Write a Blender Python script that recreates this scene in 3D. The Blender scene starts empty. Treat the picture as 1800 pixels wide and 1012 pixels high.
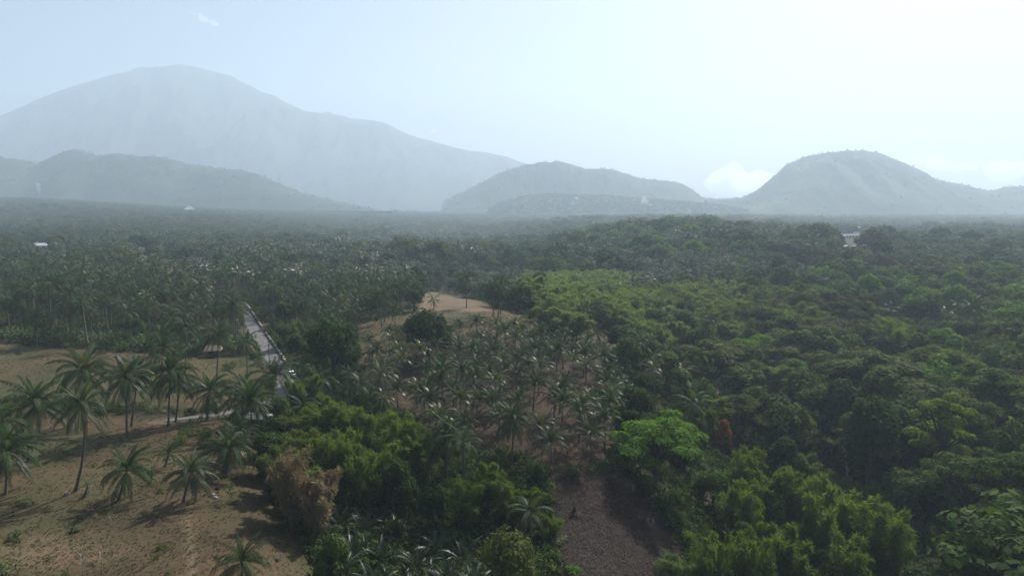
import bpy, math, random
import numpy as np
from mathutils import Vector, Matrix, Euler, noise as mnoise

R = math.radians
rng = np.random.default_rng(7)
random.seed(7)
scene = bpy.context.scene
COL = scene.collection

# ------------------------------------------------------------------ camera, sky, sun, exposure
CAMZ = 45.0
PITCH = R(6.5)
F = 1220.0                                  # focal length in pixels of the 1800 px wide photograph
cam_data = bpy.data.cameras.new('camera')
cam_data.sensor_width = 36.0
cam_data.lens = 36.0 * F / 1800.0
cam_data.clip_start = 0.5
cam_data.clip_end = 40000.0
cam = bpy.data.objects.new('camera', cam_data)
COL.objects.link(cam)
cam.location = (0, 0, CAMZ)
cam.rotation_euler = (math.pi / 2 - PITCH, 0, 0)
scene.camera = cam

SUN_EL, SUN_AZ = R(46), R(34)               # azimuth clockwise from +Y (the viewing direction)
world = bpy.data.worlds.new('World')
scene.world = world
world.use_nodes = True
wn = world.node_tree
wn.nodes.clear()
sky = wn.nodes.new('ShaderNodeTexSky')
sky.sky_type = 'NISHITA'
sky.sun_disc = False
sky.sun_elevation = SUN_EL
sky.sun_rotation = SUN_AZ
sky.air_density = 1.0
sky.dust_density = 2.5
sky.ozone_density = 1.0
bg = wn.nodes.new('ShaderNodeBackground')
bg.inputs['Strength'].default_value = 0.065
wo = wn.nodes.new('ShaderNodeOutputWorld')
wn.links.new(sky.outputs[0], bg.inputs[0])
wn.links.new(bg.outputs[0], wo.inputs[0])

sun_data = bpy.data.lights.new('sun', 'SUN')
sun_data.energy = 5.0
sun_data.angle = R(0.55)
sun_data.color = (1.0, 0.965, 0.92)
sun = bpy.data.objects.new('sun', sun_data)
COL.objects.link(sun)
sd = Vector((math.cos(SUN_EL) * math.sin(SUN_AZ), math.cos(SUN_EL) * math.cos(SUN_AZ), math.sin(SUN_EL)))
sun.rotation_euler = (-sd).to_track_quat('-Z', 'Y').to_euler()

scene.view_settings.view_transform = 'Standard'
scene.view_settings.look = 'None'
scene.view_settings.gamma = 1.0
scene.view_settings.use_curve_mapping = False
scene.view_settings.exposure = 0.63

HAZE_DENSITY = 0.00021
HAZE_COLOR = (0.72, 0.865, 1.0, 1)
HAZE_ANISO = 0.28

cy = scene.cycles
cy.use_denoising = True
try:
    cy.denoiser = 'OPENIMAGEDENOISE'
except Exception:
    pass
cy.max_bounces = 9
cy.diffuse_bounces = 2
cy.glossy_bounces = 2
cy.transmission_bounces = 3
cy.volume_bounces = 6
cy.transparent_max_bounces = 8
cy.volume_step_rate = 1.0
cy.volume_max_steps = 64

# ------------------------------------------------------------------ camera mathematics used to survey the place
CP, SP = math.cos(PITCH), math.sin(PITCH)

def project(x, y, z):
    """world -> photograph pixels (1800 wide) and distance along y"""
    dz = z - CAMZ
    zc = np.maximum(y * CP - dz * SP, 1.0)
    up = y * SP + dz * CP
    return 900 + F * x / zc, 506 - F * up / zc

def wpx(px, D, z):
    zc = D * CP - (z - CAMZ) * SP
    return (px - 900) / F * zc, D, z

# surveyed heights: (pixel column, distance, height)
CTRL = [(-300,70,0),(0,90,0),(250,90,0),(450,90,-1.5),(0,130,0),(450,125,-1),(200,110,0),(0,158,-1.2),(220,150,-.4),(0,230,1),(400,230,.5),(200,190,.6),
 (560,92,-6),(700,90,-10),(650,130,-5),(540,160,-1),(600,200,0),(850,92,-10),(930,110,-8),(1010,95,-7.8),(1010,115,-6.4),(1020,125,-3.2),(1100,115,-9),
 (860,170,-2),(860,215,0),(860,262,5.5),(700,225,1.6),(950,240,3),(1040,215,-1),(800,250,4.5),(850,330,0),(850,420,-8),(800,600,-2),(760,300,4),
 (1300,110,-20),(1500,120,-26),(1700,120,-24),(1900,100,-20),(1400,170,-25),(1300,230,-20),(1600,200,-23),(1800,200,-18),(1200,180,-12),(1130,200,-6),(1150,130,-9),(1180,95,-16),
 (1300,330,-12),(1500,330,-14),(1800,330,-12),(1050,330,-4),(1100,450,-6),
 (1200,850,14),(1100,800,10),(1300,820,12),(1500,800,5),(1700,800,-2),(950,800,-8),(1400,550,2),(1200,600,6),(1000,600,-4),(1700,550,-4),
 (1200,1200,8),(1500,1200,2),(1800,1200,-2),(900,1200,-18),
 (1010,1700,10),(1100,1900,12),(1200,2100,12),(900,1900,-4),(1600,2400,8),(1800,2400,6),(1400,2300,8),
 (0,400,3),(400,400,2),(600,400,0),(70,800,6),(300,700,4),(600,800,-3),(0,1300,14),(300,1300,14),(600,1300,-8),(0,2300,68),(300,2300,38),(600,2300,10),
 (800,1300,-20),(800,2300,0),(0,5000,45),(900,5000,20),(1800,5000,10),(2300,2400,6),(-600,200,0),(-600,800,5),(2300,150,-15),(2300,800,0),(-400,2300,50),
 (900,9000,20),(0,9000,30),(1800,9000,10),(900,20,-8),(300,20,0),(1500,20,-20)]

def warp(x, y):
    yy = np.maximum(y + 100.0, 5.0)
    return x / yy * 2.6, np.log(yy) * 1.6
_c = np.array([wpx(*c) for c in CTRL])
_cu, _cv = warp(_c[:, 0], _c[:, 1])
def _phi(d2):
    return 0.5 * d2 * np.log(d2 + 1e-9)
_n = len(_c)
_A = np.zeros((_n + 3, _n + 3))
_A[:_n, :_n] = _phi((_cu[:, None] - _cu[None]) ** 2 + (_cv[:, None] - _cv[None]) ** 2) + np.eye(_n) * 1e-4
_A[:_n, _n:] = np.c_[np.ones(_n), _cu, _cv]
_A[_n:, :_n] = _A[:_n, _n:].T
_w = np.linalg.solve(_A, np.r_[_c[:, 2], 0, 0, 0])

def vnoise(x, y, seed=0):
    """smooth value noise in numpy, about -1..1"""
    xi, yi = np.floor(x).astype(np.int64), np.floor(y).astype(np.int64)
    fx, fy = x - xi, y - yi
    fx, fy = fx * fx * (3 - 2 * fx), fy * fy * (3 - 2 * fy)
    def h(a, b):
        n = (a * 374761393 + b * 668265263 + seed * 974711) & 0x7fffffff
        n = ((n ^ (n >> 13)) * 1274126177) & 0x7fffffff
        return ((n ^ (n >> 16)) & 0xffff) / 32767.5 - 1
    return (h(xi, yi) * (1 - fx) + h(xi + 1, yi) * fx) * (1 - fy) + (h(xi, yi + 1) * (1 - fx) + h(xi + 1, yi + 1) * fx) * fy

def fbm(x, y, oct=4, seed=0):
    s, a = 0, 1.0
    for k in range(oct):
        s = s + a * vnoise(x * 2 ** k, y * 2 ** k, seed + k)
        a *= 0.5
    return s / 1.9

def H0(x, y):
    x = np.atleast_1d(np.asarray(x, float)); y = np.atleast_1d(np.asarray(y, float))
    u, v = warp(x, y)
    out = np.empty(len(x))
    for i in range(0, len(x), 20000):
        uu, vv = u[i:i + 20000], v[i:i + 20000]
        out[i:i + 20000] = _phi((uu[:, None] - _cu[None]) ** 2 + (vv[:, None] - _cv[None]) ** 2) @ _w[:_n] + _w[_n] + uu * _w[_n + 1] + vv * _w[_n + 2]
    return out

def ray_dirs(px, py):
    a, b = (px - 900) / F, (506 - py) / F
    return np.array([a, CP + b * SP, b * CP - SP])

def at(px, py, height=H0, far=6000.0):
    """where the line of sight through a photograph pixel meets the ground"""
    d = ray_dirs(px, py)
    t = np.geomspace(30, far, 1500)
    g = height(d[0] * t, d[1] * t) - (CAMZ + d[2] * t)
    k = int(np.argmax(g > 0)) if (g > 0).any() else len(t) - 1
    k = max(k, 1)
    a, b = t[k - 1], t[k]
    ga, gb = g[k - 1], g[k]
    s = a + (b - a) * (-ga) / (gb - ga + 1e-9)
    return d[0] * s, d[1] * s

# the road: centre line surveyed along the photograph, width in metres
ROAD_PX = [(418,532,4.4),(426,543,4.4),(442,570,4.4),(463,605,4.6),(485,640,4.6),(500,664,4.2),(500,688,3.6),(480,704,3.0),(440,717,2.6),(390,728,2.3),(340,734,2.1),(285,740,1.8)]
_rp = [(*at(a, b), w) for a, b, w in ROAD_PX]
def catmull(pts, n):
    pts = [np.array(p, float) for p in pts]
    pts = [2 * pts[0] - pts[1]] + pts + [2 * pts[-1] - pts[-2]]
    out = []
    for i in range(1, len(pts) - 2):
        p0, p1, p2, p3 = pts[i - 1:i + 3]
        for k in range(n):
            t = k / n
            out.append(0.5 * (2 * p1 + (p2 - p0) * t + (2 * p0 - 5 * p1 + 4 * p2 - p3) * t * t + (3 * p1 - p0 - 3 * p2 + p3) * t ** 3))
    out.append(pts[-2])
    return np.array(out)
_rc = catmull(_rp, 40)
_d = np.r_[0, np.cumsum(np.hypot(np.diff(_rc[:, 0]), np.diff(_rc[:, 1])))]
ROAD_S = np.arange(0, _d[-1], 4.5)
ROAD = np.c_[[np.interp(ROAD_S, _d, _rc[:, k]) for k in range(3)]].T
def road_dist(x, y):
    x = np.atleast_1d(x); y = np.atleast_1d(y)
    best = np.full(len(x), 1e9)
    m = (y < 520) & (y > 80) & (x < 0) & (x > -260)
    if m.any():
        xx, yy = x[m], y[m]
        b = np.full(len(xx), 1e9)
        for r in ROAD:
            b = np.minimum(b, np.hypot(xx - r[0], yy - r[1]) - r[2] / 2)
        best[m] = b
    return best

def H(x, y):
    x = np.atleast_1d(np.asarray(x, float)); y = np.atleast_1d(np.asarray(y, float))
    z = H0(x, y)
    rel = np.clip((road_dist(x, y) - 1.0) / 5.0, 0, 1)
    amp = np.clip(np.hypot(x, y) / 260.0, 0.35, 3.5)
    return z + rel * (fbm(x / 17, y / 17, 3, 5) * 0.35 + fbm(x / 60, y / 60, 3, 9) * amp)

def Hs(x, y):
    return float(H([x], [y])[0])

# ------------------------------------------------------------------ regions of the place
def poly_px(pts):
    return np.array(pts, float)
def inside(poly, x, y):
    c = np.zeros(len(x), bool)
    n = len(poly)
    for i in range(n):
        x1, y1 = poly[i]; x2, y2 = poly[(i + 1) % n]
        if y1 == y2:
            continue
        m = ((y1 > y) != (y2 > y)) & (x < (x2 - x1) * (y - y1) / (y2 - y1) + x1)
        c ^= m
    return c
P_TERRACE = poly_px([(-400,600),(0,606),(150,612),(300,622),(400,626),(436,622),(462,650),(486,690),(470,702),(400,712),(290,722),(200,716),(60,704),(-400,700)])
P_FIELD = poly_px([(-400,742),(60,738),(200,732),(290,742),(400,742),(455,752),(468,790),(458,840),(490,900),(535,950),(560,1010),(575,1100),(560,2500),(-900,2500),(-900,742)])
P_GROVE = poly_px([(640,640),(700,600),(760,600),(860,592),(960,600),(1050,622),(1092,690),(1085,760),(1075,832),(960,832),(900,800),(760,790),(690,715),(640,690)])
P_CLEAR = poly_px([(632,572),(690,556),(735,548),(738,520),(765,517),(862,540),(900,546),(965,566),(975,590),(985,600),(860,597),(760,605),(700,640),(640,652),(622,610)])
P_RED = poly_px([(738,548),(738,518),(765,515),(862,535),(866,545)])
P_CLEAR2 = poly_px([(978,572),(1040,574),(1085,588),(1098,612),(1050,622),(1000,600)])
P_PLOUGH = poly_px([(958,826),(1030,826),(1095,836),(1140,880),(1180,930),(1215,1000),(1250,1100),(1300,1500),(980,1500),(985,1100),(975,1012),(962,960),(958,900)])
P_GLADE = poly_px([(180,478),(330,462),(400,492),(330,505),(250,490),(170,500)])
P_GLADE2 = poly_px([(215,448),(280,446),(300,462),(240,470)])

def zones(x, y):
    """0 wood, 1 dry terrace, 2 dry field, 3 young grove soil, 4 hill clearing, 5 red earth, 6 ploughed, 7 glade"""
    z = H0(x, y)
    px, py = project(x, y, z)
    vis = (y > 15)
    q = np.zeros(len(x), int)
    for k, p, dmin, dmax in ((7, P_GLADE, 400, 1100), (7, P_GLADE2, 400, 1300), (4, P_CLEAR2, 150, 330), (3, P_GROVE, 100, 300), (4, P_CLEAR, 150, 420), (5, P_RED, 200, 420), (6, P_PLOUGH, 20, 170), (1, P_TERRACE, 120, 290), (2, P_FIELD, 15, 170)):
        q[inside(p, px, py) & vis & (y > dmin) & (y < dmax)] = k
    return q

# ------------------------------------------------------------------ materials
def new_mat(name):
    m = bpy.data.materials.new(name)
    m.use_nodes = True
    nt = m.node_tree
    nt.nodes.clear()
    out = nt.nodes.new('ShaderNodeOutputMaterial')
    return m, nt, out
def N(nt, t, **kw):
    n = nt.nodes.new(t)
    for k, v in kw.items():
        if k in n.inputs:
            n.inputs[k].default_value = v
        else:
            setattr(n, k, v)
    return n
def ramp(nt, src, stops):
    r = nt.nodes.new('ShaderNodeValToRGB')
    el = r.color_ramp.elements
    while len(el) > 1:
        el.remove(el[-1])
    el[0].position, el[0].color = stops[0][0], (*stops[0][1], 1)
    for p, c in stops[1:]:
        e = el.new(p); e.color = (*c, 1)
    nt.links.new(src, r.inputs[0])
    return r

def leaf_mat(name, c1, c2, rough=0.5, spec=0.5, trans=0.3, scale=1.2, tcol=None, objvar=0.35):
    m, nt, out = new_mat(name)
    L = nt.links
    oi = N(nt, 'ShaderNodeObjectInfo')
    geo = N(nt, 'ShaderNodeNewGeometry')
    tc = N(nt, 'ShaderNodeTexCoord')
    no = N(nt, 'ShaderNodeTexNoise', Scale=scale, Detail=2.0)
    L.new(tc.outputs['Object'], no.inputs['Vector'])
    # blend of the two leaf colours: by clump, by plant and by leaf
    mul = N(nt, 'ShaderNodeMath', operation='MULTIPLY_ADD')
    L.new(oi.outputs['Random'], mul.inputs[0]); mul.inputs[1].default_value = objvar; 
    L.new(no.outputs['Fac'], mul.inputs[2])
    add = N(nt, 'ShaderNodeMath', operation='MULTIPLY_ADD')
    L.new(geo.outputs['Random Per Island'], add.inputs[0]); add.inputs[1].default_value = 0.35
    L.new(mul.outputs[0], add.inputs[2])
    cr = ramp(nt, add.outputs[0], [(0.35, c1), (0.62, tuple((a + b) / 2 for a, b in zip(c1, c2))), (1.05, c2)])
    p = N(nt, 'ShaderNodeBsdfPrincipled', Roughness=rough)
    p.inputs['Specular IOR Level'].default_value = spec
    L.new(cr.outputs[0], p.inputs['Base Color'])
    t = N(nt, 'ShaderNodeBsdfTranslucent')
    mc = N(nt, 'ShaderNodeMix', data_type='RGBA', blend_type='MULTIPLY')
    mc.inputs[0].default_value = 1.0
    L.new(cr.outputs[0], mc.inputs[6]); mc.inputs[7].default_value = (*(tcol or (1.5, 1.7, 0.7)), 1)
    L.new(mc.outputs[2], t.inputs[0])
    mx = N(nt, 'ShaderNodeMixShader')
    mx.inputs[0].default_value = trans
    L.new(p.outputs[0], mx.inputs[1]); L.new(t.outputs[0], mx.inputs[2])
    L.new(mx.outputs[0], out.inputs['Surface'])
    return m

def solid_mat(name, c1, c2, scale=3.0, rough=0.85, bump=0.0, bscale=20.0, coord='Object', spec=0.3, metallic=0.0, stretch=None):
    m, nt, out = new_mat(name)
    L = nt.links
    tc = N(nt, 'ShaderNodeTexCoord')
    no = N(nt, 'ShaderNodeTexNoise', Scale=scale, Detail=5.0)
    src = tc.outputs[coord]
    if stretch:
        mp = N(nt, 'ShaderNodeMapping'); mp.inputs['Scale'].default_value = stretch
        L.new(src, mp.inputs[0]); src = mp.outputs[0]
    L.new(src, no.inputs['Vector'])
    cr = ramp(nt, no.outputs['Fac'], [(0.3, c1), (0.7, c2)])
    p = N(nt, 'ShaderNodeBsdfPrincipled', Roughness=rough, Metallic=metallic)
    p.inputs['Specular IOR Level'].default_value = spec
    L.new(cr.outputs[0], p.inputs['Base Color'])
    if bump:
        nb = N(nt, 'ShaderNodeTexNoise', Scale=bscale, Detail=4.0)
        L.new(src, nb.inputs['Vector'])
        b = N(nt, 'ShaderNodeBump', Strength=bump, Distance=0.1)
        L.new(nb.outputs['Fac'], b.inputs['Height']); L.new(b.outputs[0], p.inputs['Normal'])
    L.new(p.outputs[0], out.inputs['Surface'])
    return m

M = {}
M['palm'] = leaf_mat('coconut frond green', (.012, .028, .007), (.038, .068, .014), rough=.56, spec=.18, trans=.25)
M['palm_blue'] = leaf_mat('coconut frond grey green', (.015, .030, .011), (.042, .068, .023), rough=.52, spec=.26, trans=.22)
M['palm_yellow'] = leaf_mat('coconut frond yellowing', (.034, .046, .012), (.090, .098, .022), rough=.4, spec=.6, trans=.3)
M['palm_dead'] = leaf_mat('dead frond', (0.080, 0.052, 0.028), (0.160, 0.104, 0.056), rough=.7, spec=.2, trans=.15, tcol=(1.2, 1, .7))
M['nipa'] = leaf_mat('nipa frond', (0.016, 0.029, 0.019), (0.036, 0.052, 0.034), rough=.4, spec=.5, trans=.15)
M['dark'] = leaf_mat('dark leaf', (.012, .028, .007), (.036, .068, .014), rough=.8, spec=.08, trans=.26, scale=.8)
M['mid'] = leaf_mat('green leaf', (.028, .054, .011), (.070, .112, .022), rough=.8, spec=.08, trans=.26, scale=.8)
M['olive'] = leaf_mat('olive leaf', (.040, .056, .014), (.090, .108, .028), rough=.8, spec=.08, trans=.26, scale=.8)
M['bright'] = leaf_mat('bright leaf', (.045, .090, .012), (.105, .185, .026), rough=.8, spec=.08, trans=.34, scale=.8)
M['yellow'] = leaf_mat('yellow green leaf', (.070, .100, .014), (.135, .170, .028), rough=.8, spec=.08, trans=.34, scale=.5)
M['brown'] = leaf_mat('browning leaf', (.046, .050, .022), (.088, .088, .038), rough=.85, spec=.05, trans=.2, scale=.5, tcol=(1.2, 1, .7))
M['orange'] = leaf_mat('orange leaf', (0.160, 0.080, 0.028), (0.264, 0.128, 0.040), rough=.65, spec=.2, trans=.3, tcol=(1.2, .9, .6))
M['bamboo'] = leaf_mat('bamboo leaf', (.044, .072, .014), (.115, .155, .034), rough=.8, spec=.06, trans=.42, scale=.9, objvar=.3)
M['bamboo_pale'] = leaf_mat('pale bamboo leaf', (.080, .112, .036), (.145, .185, .070), rough=.8, spec=.06, trans=.42, scale=.25)
M['bamboo_olive'] = leaf_mat('olive bamboo leaf', (.060, .080, .024), (.115, .135, .042), rough=.8, spec=.06, trans=.42, scale=.3)
M['bamboo_dry'] = leaf_mat('dry bamboo leaf', (.13, .105, .052), (.25, .205, .11), rough=.7, spec=.2, trans=.25, scale=.4, tcol=(1.2, 1, .6))
M['banana'] = leaf_mat('banana leaf', (0.028, 0.056, 0.014), (0.064, 0.112, 0.024), rough=.5, spec=.25, trans=.35)
M['dry_grass'] = leaf_mat('dry grass', (.055, .044, .026), (.120, .094, .055), rough=.8, spec=.15, trans=.25, tcol=(1.1, 1, .7))
M['weed'] = leaf_mat('field weed', (0.040, 0.060, 0.016), (0.088, 0.112, 0.028), rough=.6, trans=.3)
M['litter'] = leaf_mat('dry leaf litter', (.018, .013, .010), (.058, .040, .031), rough=.7, spec=.35, trans=.05, tcol=(1, 1, .8))
M['bark'] = solid_mat('grey bark', (.045, .038, .030), (.11, .095, .078), scale=4, bump=.6, bscale=9)
M['palm_bark'] = solid_mat('ringed palm bark', (.075, .064, .046), (.17, .15, .11), scale=5, bump=.8, bscale=5, stretch=(1, 1, 7))
M['culm'] = solid_mat('bamboo culm', (.07, .075, .03), (.15, .14, .06), scale=2, rough=.45)
M['dry_culm'] = solid_mat('dry bamboo culm', (.16, .11, .06), (.30, .22, .13), scale=2, rough=.6)
M['pale_bark'] = solid_mat('pale bark', (.22, .19, .16), (.38, .34, .30), scale=3, bump=.3)
M['stem'] = solid_mat('banana stem', (.07, .07, .03), (.15, .13, .07), scale=4)
M['concrete'] = solid_mat('road concrete', (.105, .10, .094), (.15, .142, .133), scale=.8, rough=.8, bump=.15, bscale=8)
M['stone'] = solid_mat('parapet stone', (.16, .145, .13), (.34, .31, .28), scale=1.5, rough=.9, bump=.6, bscale=6)
M['whitewash'] = solid_mat('whitewashed top', (.26, .25, .23), (.44, .42, .40), scale=2, rough=.8)
M['white_paint'] = solid_mat('white paint', (.66, .66, .66), (.78, .78, .78), scale=1, rough=.45)
M['white_roof'] = solid_mat('white roof sheet', (.40, .41, .43), (.52, .52, .53), scale=.3, rough=.7, spec=.2)
M['grey_roof'] = solid_mat('grey roof sheet', (.16, .18, .21), (.25, .27, .30), scale=.3, rough=.85, spec=.1)
M['red_roof'] = solid_mat('pink red roof sheet', (.30, .12, .09), (.45, .22, .18), scale=.3, rough=.6)
M['rust_roof'] = solid_mat('rusty brown roof sheet', (.17, .10, .07), (.30, .19, .14), scale=.5, rough=.7)
M['blue_wall'] = solid_mat('pale blue wall', (.30, .36, .48), (.38, .44, .55), scale=.5, rough=.8)
M['cream_wall'] = solid_mat('cream wall', (.42, .39, .33), (.55, .51, .44), scale=.5, rough=.85)
M['window'] = solid_mat('dark window', (.02, .025, .03), (.04, .045, .05), scale=.5, rough=.15, spec=.6)
M['rubber'] = solid_mat('rubber', (.015, .015, .015), (.03, .03, .03), rough=.8)
M['car_glass'] = solid_mat('car glass', (.015, .018, .02), (.03, .033, .036), rough=.1, spec=.8)
M['lamp_glass'] = solid_mat('lamp glass', (.5, .5, .5), (.6, .6, .6), rough=.15)
M['thatch'] = solid_mat('thatch', (.13, .10, .065), (.24, .19, .12), scale=4, rough=.9, bump=.6, bscale=18)
M['timber'] = solid_mat('weathered timber', (.10, .075, .055), (.19, .15, .11), scale=3, rough=.85)
M['orange_cloth'] = solid_mat('orange tarpaulin', (.22, .10, .035), (.30, .14, .05), scale=1, rough=.6)
M['gold'] = solid_mat('golden dome', (.55, .38, .16), (.7, .5, .25), scale=1, rough=.3)
M['bark_soil'] = solid_mat('bark soil', (.04, .033, .026), (.08, .066, .05))  # dark brown of the stump wood and the darker stones

def forest_mat(name, c1, c2, c3):
    m, nt, out = new_mat(name)
    L = nt.links
    tc = N(nt, 'ShaderNodeTexCoord')
    a = N(nt, 'ShaderNodeTexNoise', Scale=.0035, Detail=6.0)
    b = N(nt, 'ShaderNodeTexVoronoi', Scale=.06)
    L.new(tc.outputs['Object'], a.inputs['Vector']); L.new(tc.outputs['Object'], b.inputs['Vector'])
    ad = N(nt, 'ShaderNodeMath', operation='MULTIPLY_ADD')
    L.new(b.outputs['Distance'], ad.inputs[0]); ad.inputs[1].default_value = -.25
    L.new(a.outputs['Fac'], ad.inputs[2])
    cr = ramp(nt, ad.outputs[0], [(.18, c1), (.38, c2), (.6, c3)])
    p = N(nt, 'ShaderNodeBsdfPrincipled', Roughness=.9)
    p.inputs['Specular IOR Level'].default_value = .1
    L.new(cr.outputs[0], p.inputs['Base Color'])
    bp = N(nt, 'ShaderNodeBump', Strength=.35, Distance=5.0)
    L.new(b.outputs['Distance'], bp.inputs['Height']); L.new(bp.outputs[0], p.inputs['Normal'])
    L.new(p.outputs[0], out.inputs['Surface'])
    return m
M['forest'] = forest_mat('forested slope', (.012, .024, .009), (.026, .044, .015), (.055, .070, .028))
M['grassy'] = forest_mat('grassy slope', (.014, .028, .010), (.032, .050, .018), (.085, .105, .040))

def terrain_mat():
    m, nt, out = new_mat('ground')
    L = nt.links
    vc = N(nt, 'ShaderNodeVertexColor', layer_name='soil')
    tc = N(nt, 'ShaderNodeTexCoord')
    n1 = N(nt, 'ShaderNodeTexNoise', Scale=.8, Detail=8.0, Roughness=.65)
    n2 = N(nt, 'ShaderNodeTexNoise', Scale=.045, Detail=5.0)
    n3 = N(nt, 'ShaderNodeTexNoise', Scale=2.6, Detail=6.0, Roughness=.7)
    for n in (n1, n2, n3):
        L.new(tc.outputs['Object'], n.inputs['Vector'])
    r1 = ramp(nt, n1.outputs['Fac'], [(.25, (.80, .78, .76)), (.5, (1, 1, 1)), (.75, (1.22, 1.18, 1.10))])
    r2 = ramp(nt, n2.outputs['Fac'], [(.35, (.78, .90, .74)), (.6, (1.15, 1.02, .96))])
    r3 = ramp(nt, n3.outputs['Fac'], [(.3, (.72, .72, .72)), (.7, (1.25, 1.25, 1.25))])
    cur = vc.outputs['Color']
    n4 = N(nt, 'ShaderNodeTexNoise', Scale=.17, Detail=6.0, Roughness=.6)
    L.new(tc.outputs['Object'], n4.inputs['Vector'])
    r4 = ramp(nt, n4.outputs['Fac'], [(.30, (.62, .66, .55)), (.45, (.92, .95, .85)), (.58, (1.05, 1.0, .96)), (.72, (1.38, 1.26, 1.15))])
    for r in (r1, r2, r3, r4):
        mx = N(nt, 'ShaderNodeMix', data_type='RGBA', blend_type='MULTIPLY')
        mx.clamp_result = False
        mx.inputs[0].default_value = 1
        L.new(cur, mx.inputs[6]); L.new(r.outputs[0], mx.inputs[7])
        cur = mx.outputs[2]
    p = N(nt, 'ShaderNodeBsdfPrincipled', Roughness=.95)
    p.inputs['Specular IOR Level'].default_value = .1
    L.new(cur, p.inputs['Base Color'])
    bp = N(nt, 'ShaderNodeBump', Strength=.5, Distance=.05)
    ad = N(nt, 'ShaderNodeMath', operation='ADD')
    L.new(n1.outputs['Fac'], ad.inputs[0]); L.new(n3.outputs['Fac'], ad.inputs[1])
    L.new(ad.outputs[0], bp.inputs['Height']); L.new(bp.outputs[0], p.inputs['Normal'])
    L.new(p.outputs[0], out.inputs['Surface'])
    return m
M['ground'] = terrain_mat()

# ------------------------------------------------------------------ mesh helpers
class MB:
    """collects triangles and quads with material slots into one mesh"""
    def __init__(self):
        self.v, self.f, self.m, self.n = [], [], [], 0
    def add(self, verts, faces, mat=0):
        verts = np.asarray(verts, float).reshape(-1, 3)
        self.v.append(verts)
        faces = np.asarray(faces)
        self.f.extend((faces + self.n).tolist())
        self.m.extend([mat] * len(faces))
        self.n += len(verts)
    def merge(self, o, mat_off=0, mtx=None):
        v = np.concatenate(o.v)
        if mtx is not None:
            v = v @ mtx[:3, :3].T + mtx[:3, 3]
        self.v.append(v)
        self.f.extend([[i + self.n for i in f] for f in o.f])
        self.m.extend([k + mat_off for k in o.m])
        self.n += len(v)
    def mesh(self, name, mats, smooth=False):
        me = bpy.data.meshes.new(name)
        me.from_pydata(np.concatenate(self.v).tolist() if self.v else [], [], self.f)
        for k in mats:
            me.materials.append(M[k] if isinstance(k, str) else k)
        if len(mats) > 1:
            me.polygons.foreach_set('material_index', self.m)
        if smooth:
            me.polygons.foreach_set('use_smooth', [True] * len(me.polygons))
        me.update()
        return me
    def quads(self, c, ax, ay, mat=0):
        """many quads: centres c, half axes ax and ay (N,3)"""
        v = np.stack([c - ax - ay, c + ax - ay, c + ax + ay, c - ax + ay], 1).reshape(-1, 3)
        n = len(c)
        self.add(v, (np.arange(n)[:, None] * 4 + np.arange(4)[None]), mat)
    def leaves(self, c, d, w, mat=0):
        """pointed leaves: base c, direction*length d, half width w (N,3): a kite of one quad"""
        mid = c + d * 0.45
        v = np.stack([c, mid - w, c + d, mid + w], 1).reshape(-1, 3)
        n = len(c)
        self.add(v, (np.arange(n)[:, None] * 4 + np.arange(4)[None]), mat)
    def tube(self, pts, rad, sides=6, mat=0, cap=True):
        pts = np.asarray(pts, float); rad = np.asarray(rad, float)
        t = np.gradient(pts, axis=0)
        t /= np.linalg.norm(t, axis=1)[:, None] + 1e-9
        ref = np.array([0.3, 1, 0.1]) if abs(t[0][1]) < .9 else np.array([1, 0, 0.1])
        a = np.cross(t, ref); a /= np.linalg.norm(a, axis=1)[:, None] + 1e-9
        b = np.cross(t, a)
        ang = np.linspace(0, 2 * math.pi, sides, endpoint=False)
        v = pts[:, None] + rad[:, None, None] * (np.cos(ang)[None, :, None] * a[:, None] + np.sin(ang)[None, :, None] * b[:, None])
        n = len(pts)
        f = [[i * sides + j, i * sides + (j + 1) % sides, (i + 1) * sides + (j + 1) % sides, (i + 1) * sides + j] for i in range(n - 1) for j in range(sides)]
        self.add(v.reshape(-1, 3), f, mat)
        if cap and sides in (3, 4):
            pass
    def box(self, c, s, mat=0, rz=0.0, taper=1.0, jitter=0.0):
        x, y, z = [k / 2 for k in s]
        v = np.array([(-x, -y, -z), (x, -y, -z), (x, y, -z), (-x, y, -z), (-x * taper, -y * taper, z), (x * taper, -y * taper, z), (x * taper, y * taper, z), (-x * taper, y * taper, z)])
        if jitter:
            v = v + rng.uniform(-jitter, jitter, v.shape)
        co, si = math.cos(rz), math.sin(rz)
        v = v @ np.array([(co, si, 0), (-si, co, 0), (0, 0, 1)]) + np.array(c)
        self.add(v, [(0, 3, 2, 1), (4, 5, 6, 7), (0, 1, 5, 4), (1, 2, 6, 5), (2, 3, 7, 6), (3, 0, 4, 7)], mat)

def obj(name, me, parent=None, loc=(0, 0, 0), rot=(0, 0, 0), scale=(1, 1, 1), **props):
    o = bpy.data.objects.new(name, me)
    COL.objects.link(o)
    if parent is not None:
        o.parent = parent
    o.location = loc; o.rotation_euler = rot; o.scale = scale
    for k, v in props.items():
        o[k] = v
    return o
def thing(name, label, cat, loc=(0, 0, 0), rz=0.0, scale=(1, 1, 1), group=None):
    o = obj(name, None, None, loc, (0, 0, rz), scale, label=label, category=cat)
    o.empty_display_size = .5
    if group:
        o['group'] = group
    return o

def unit(v):
    return v / (np.linalg.norm(v, axis=-1, keepdims=True) + 1e-9)
def rand_dirs(n, r=rng):
    return unit(r.normal(size=(n, 3)))

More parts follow.
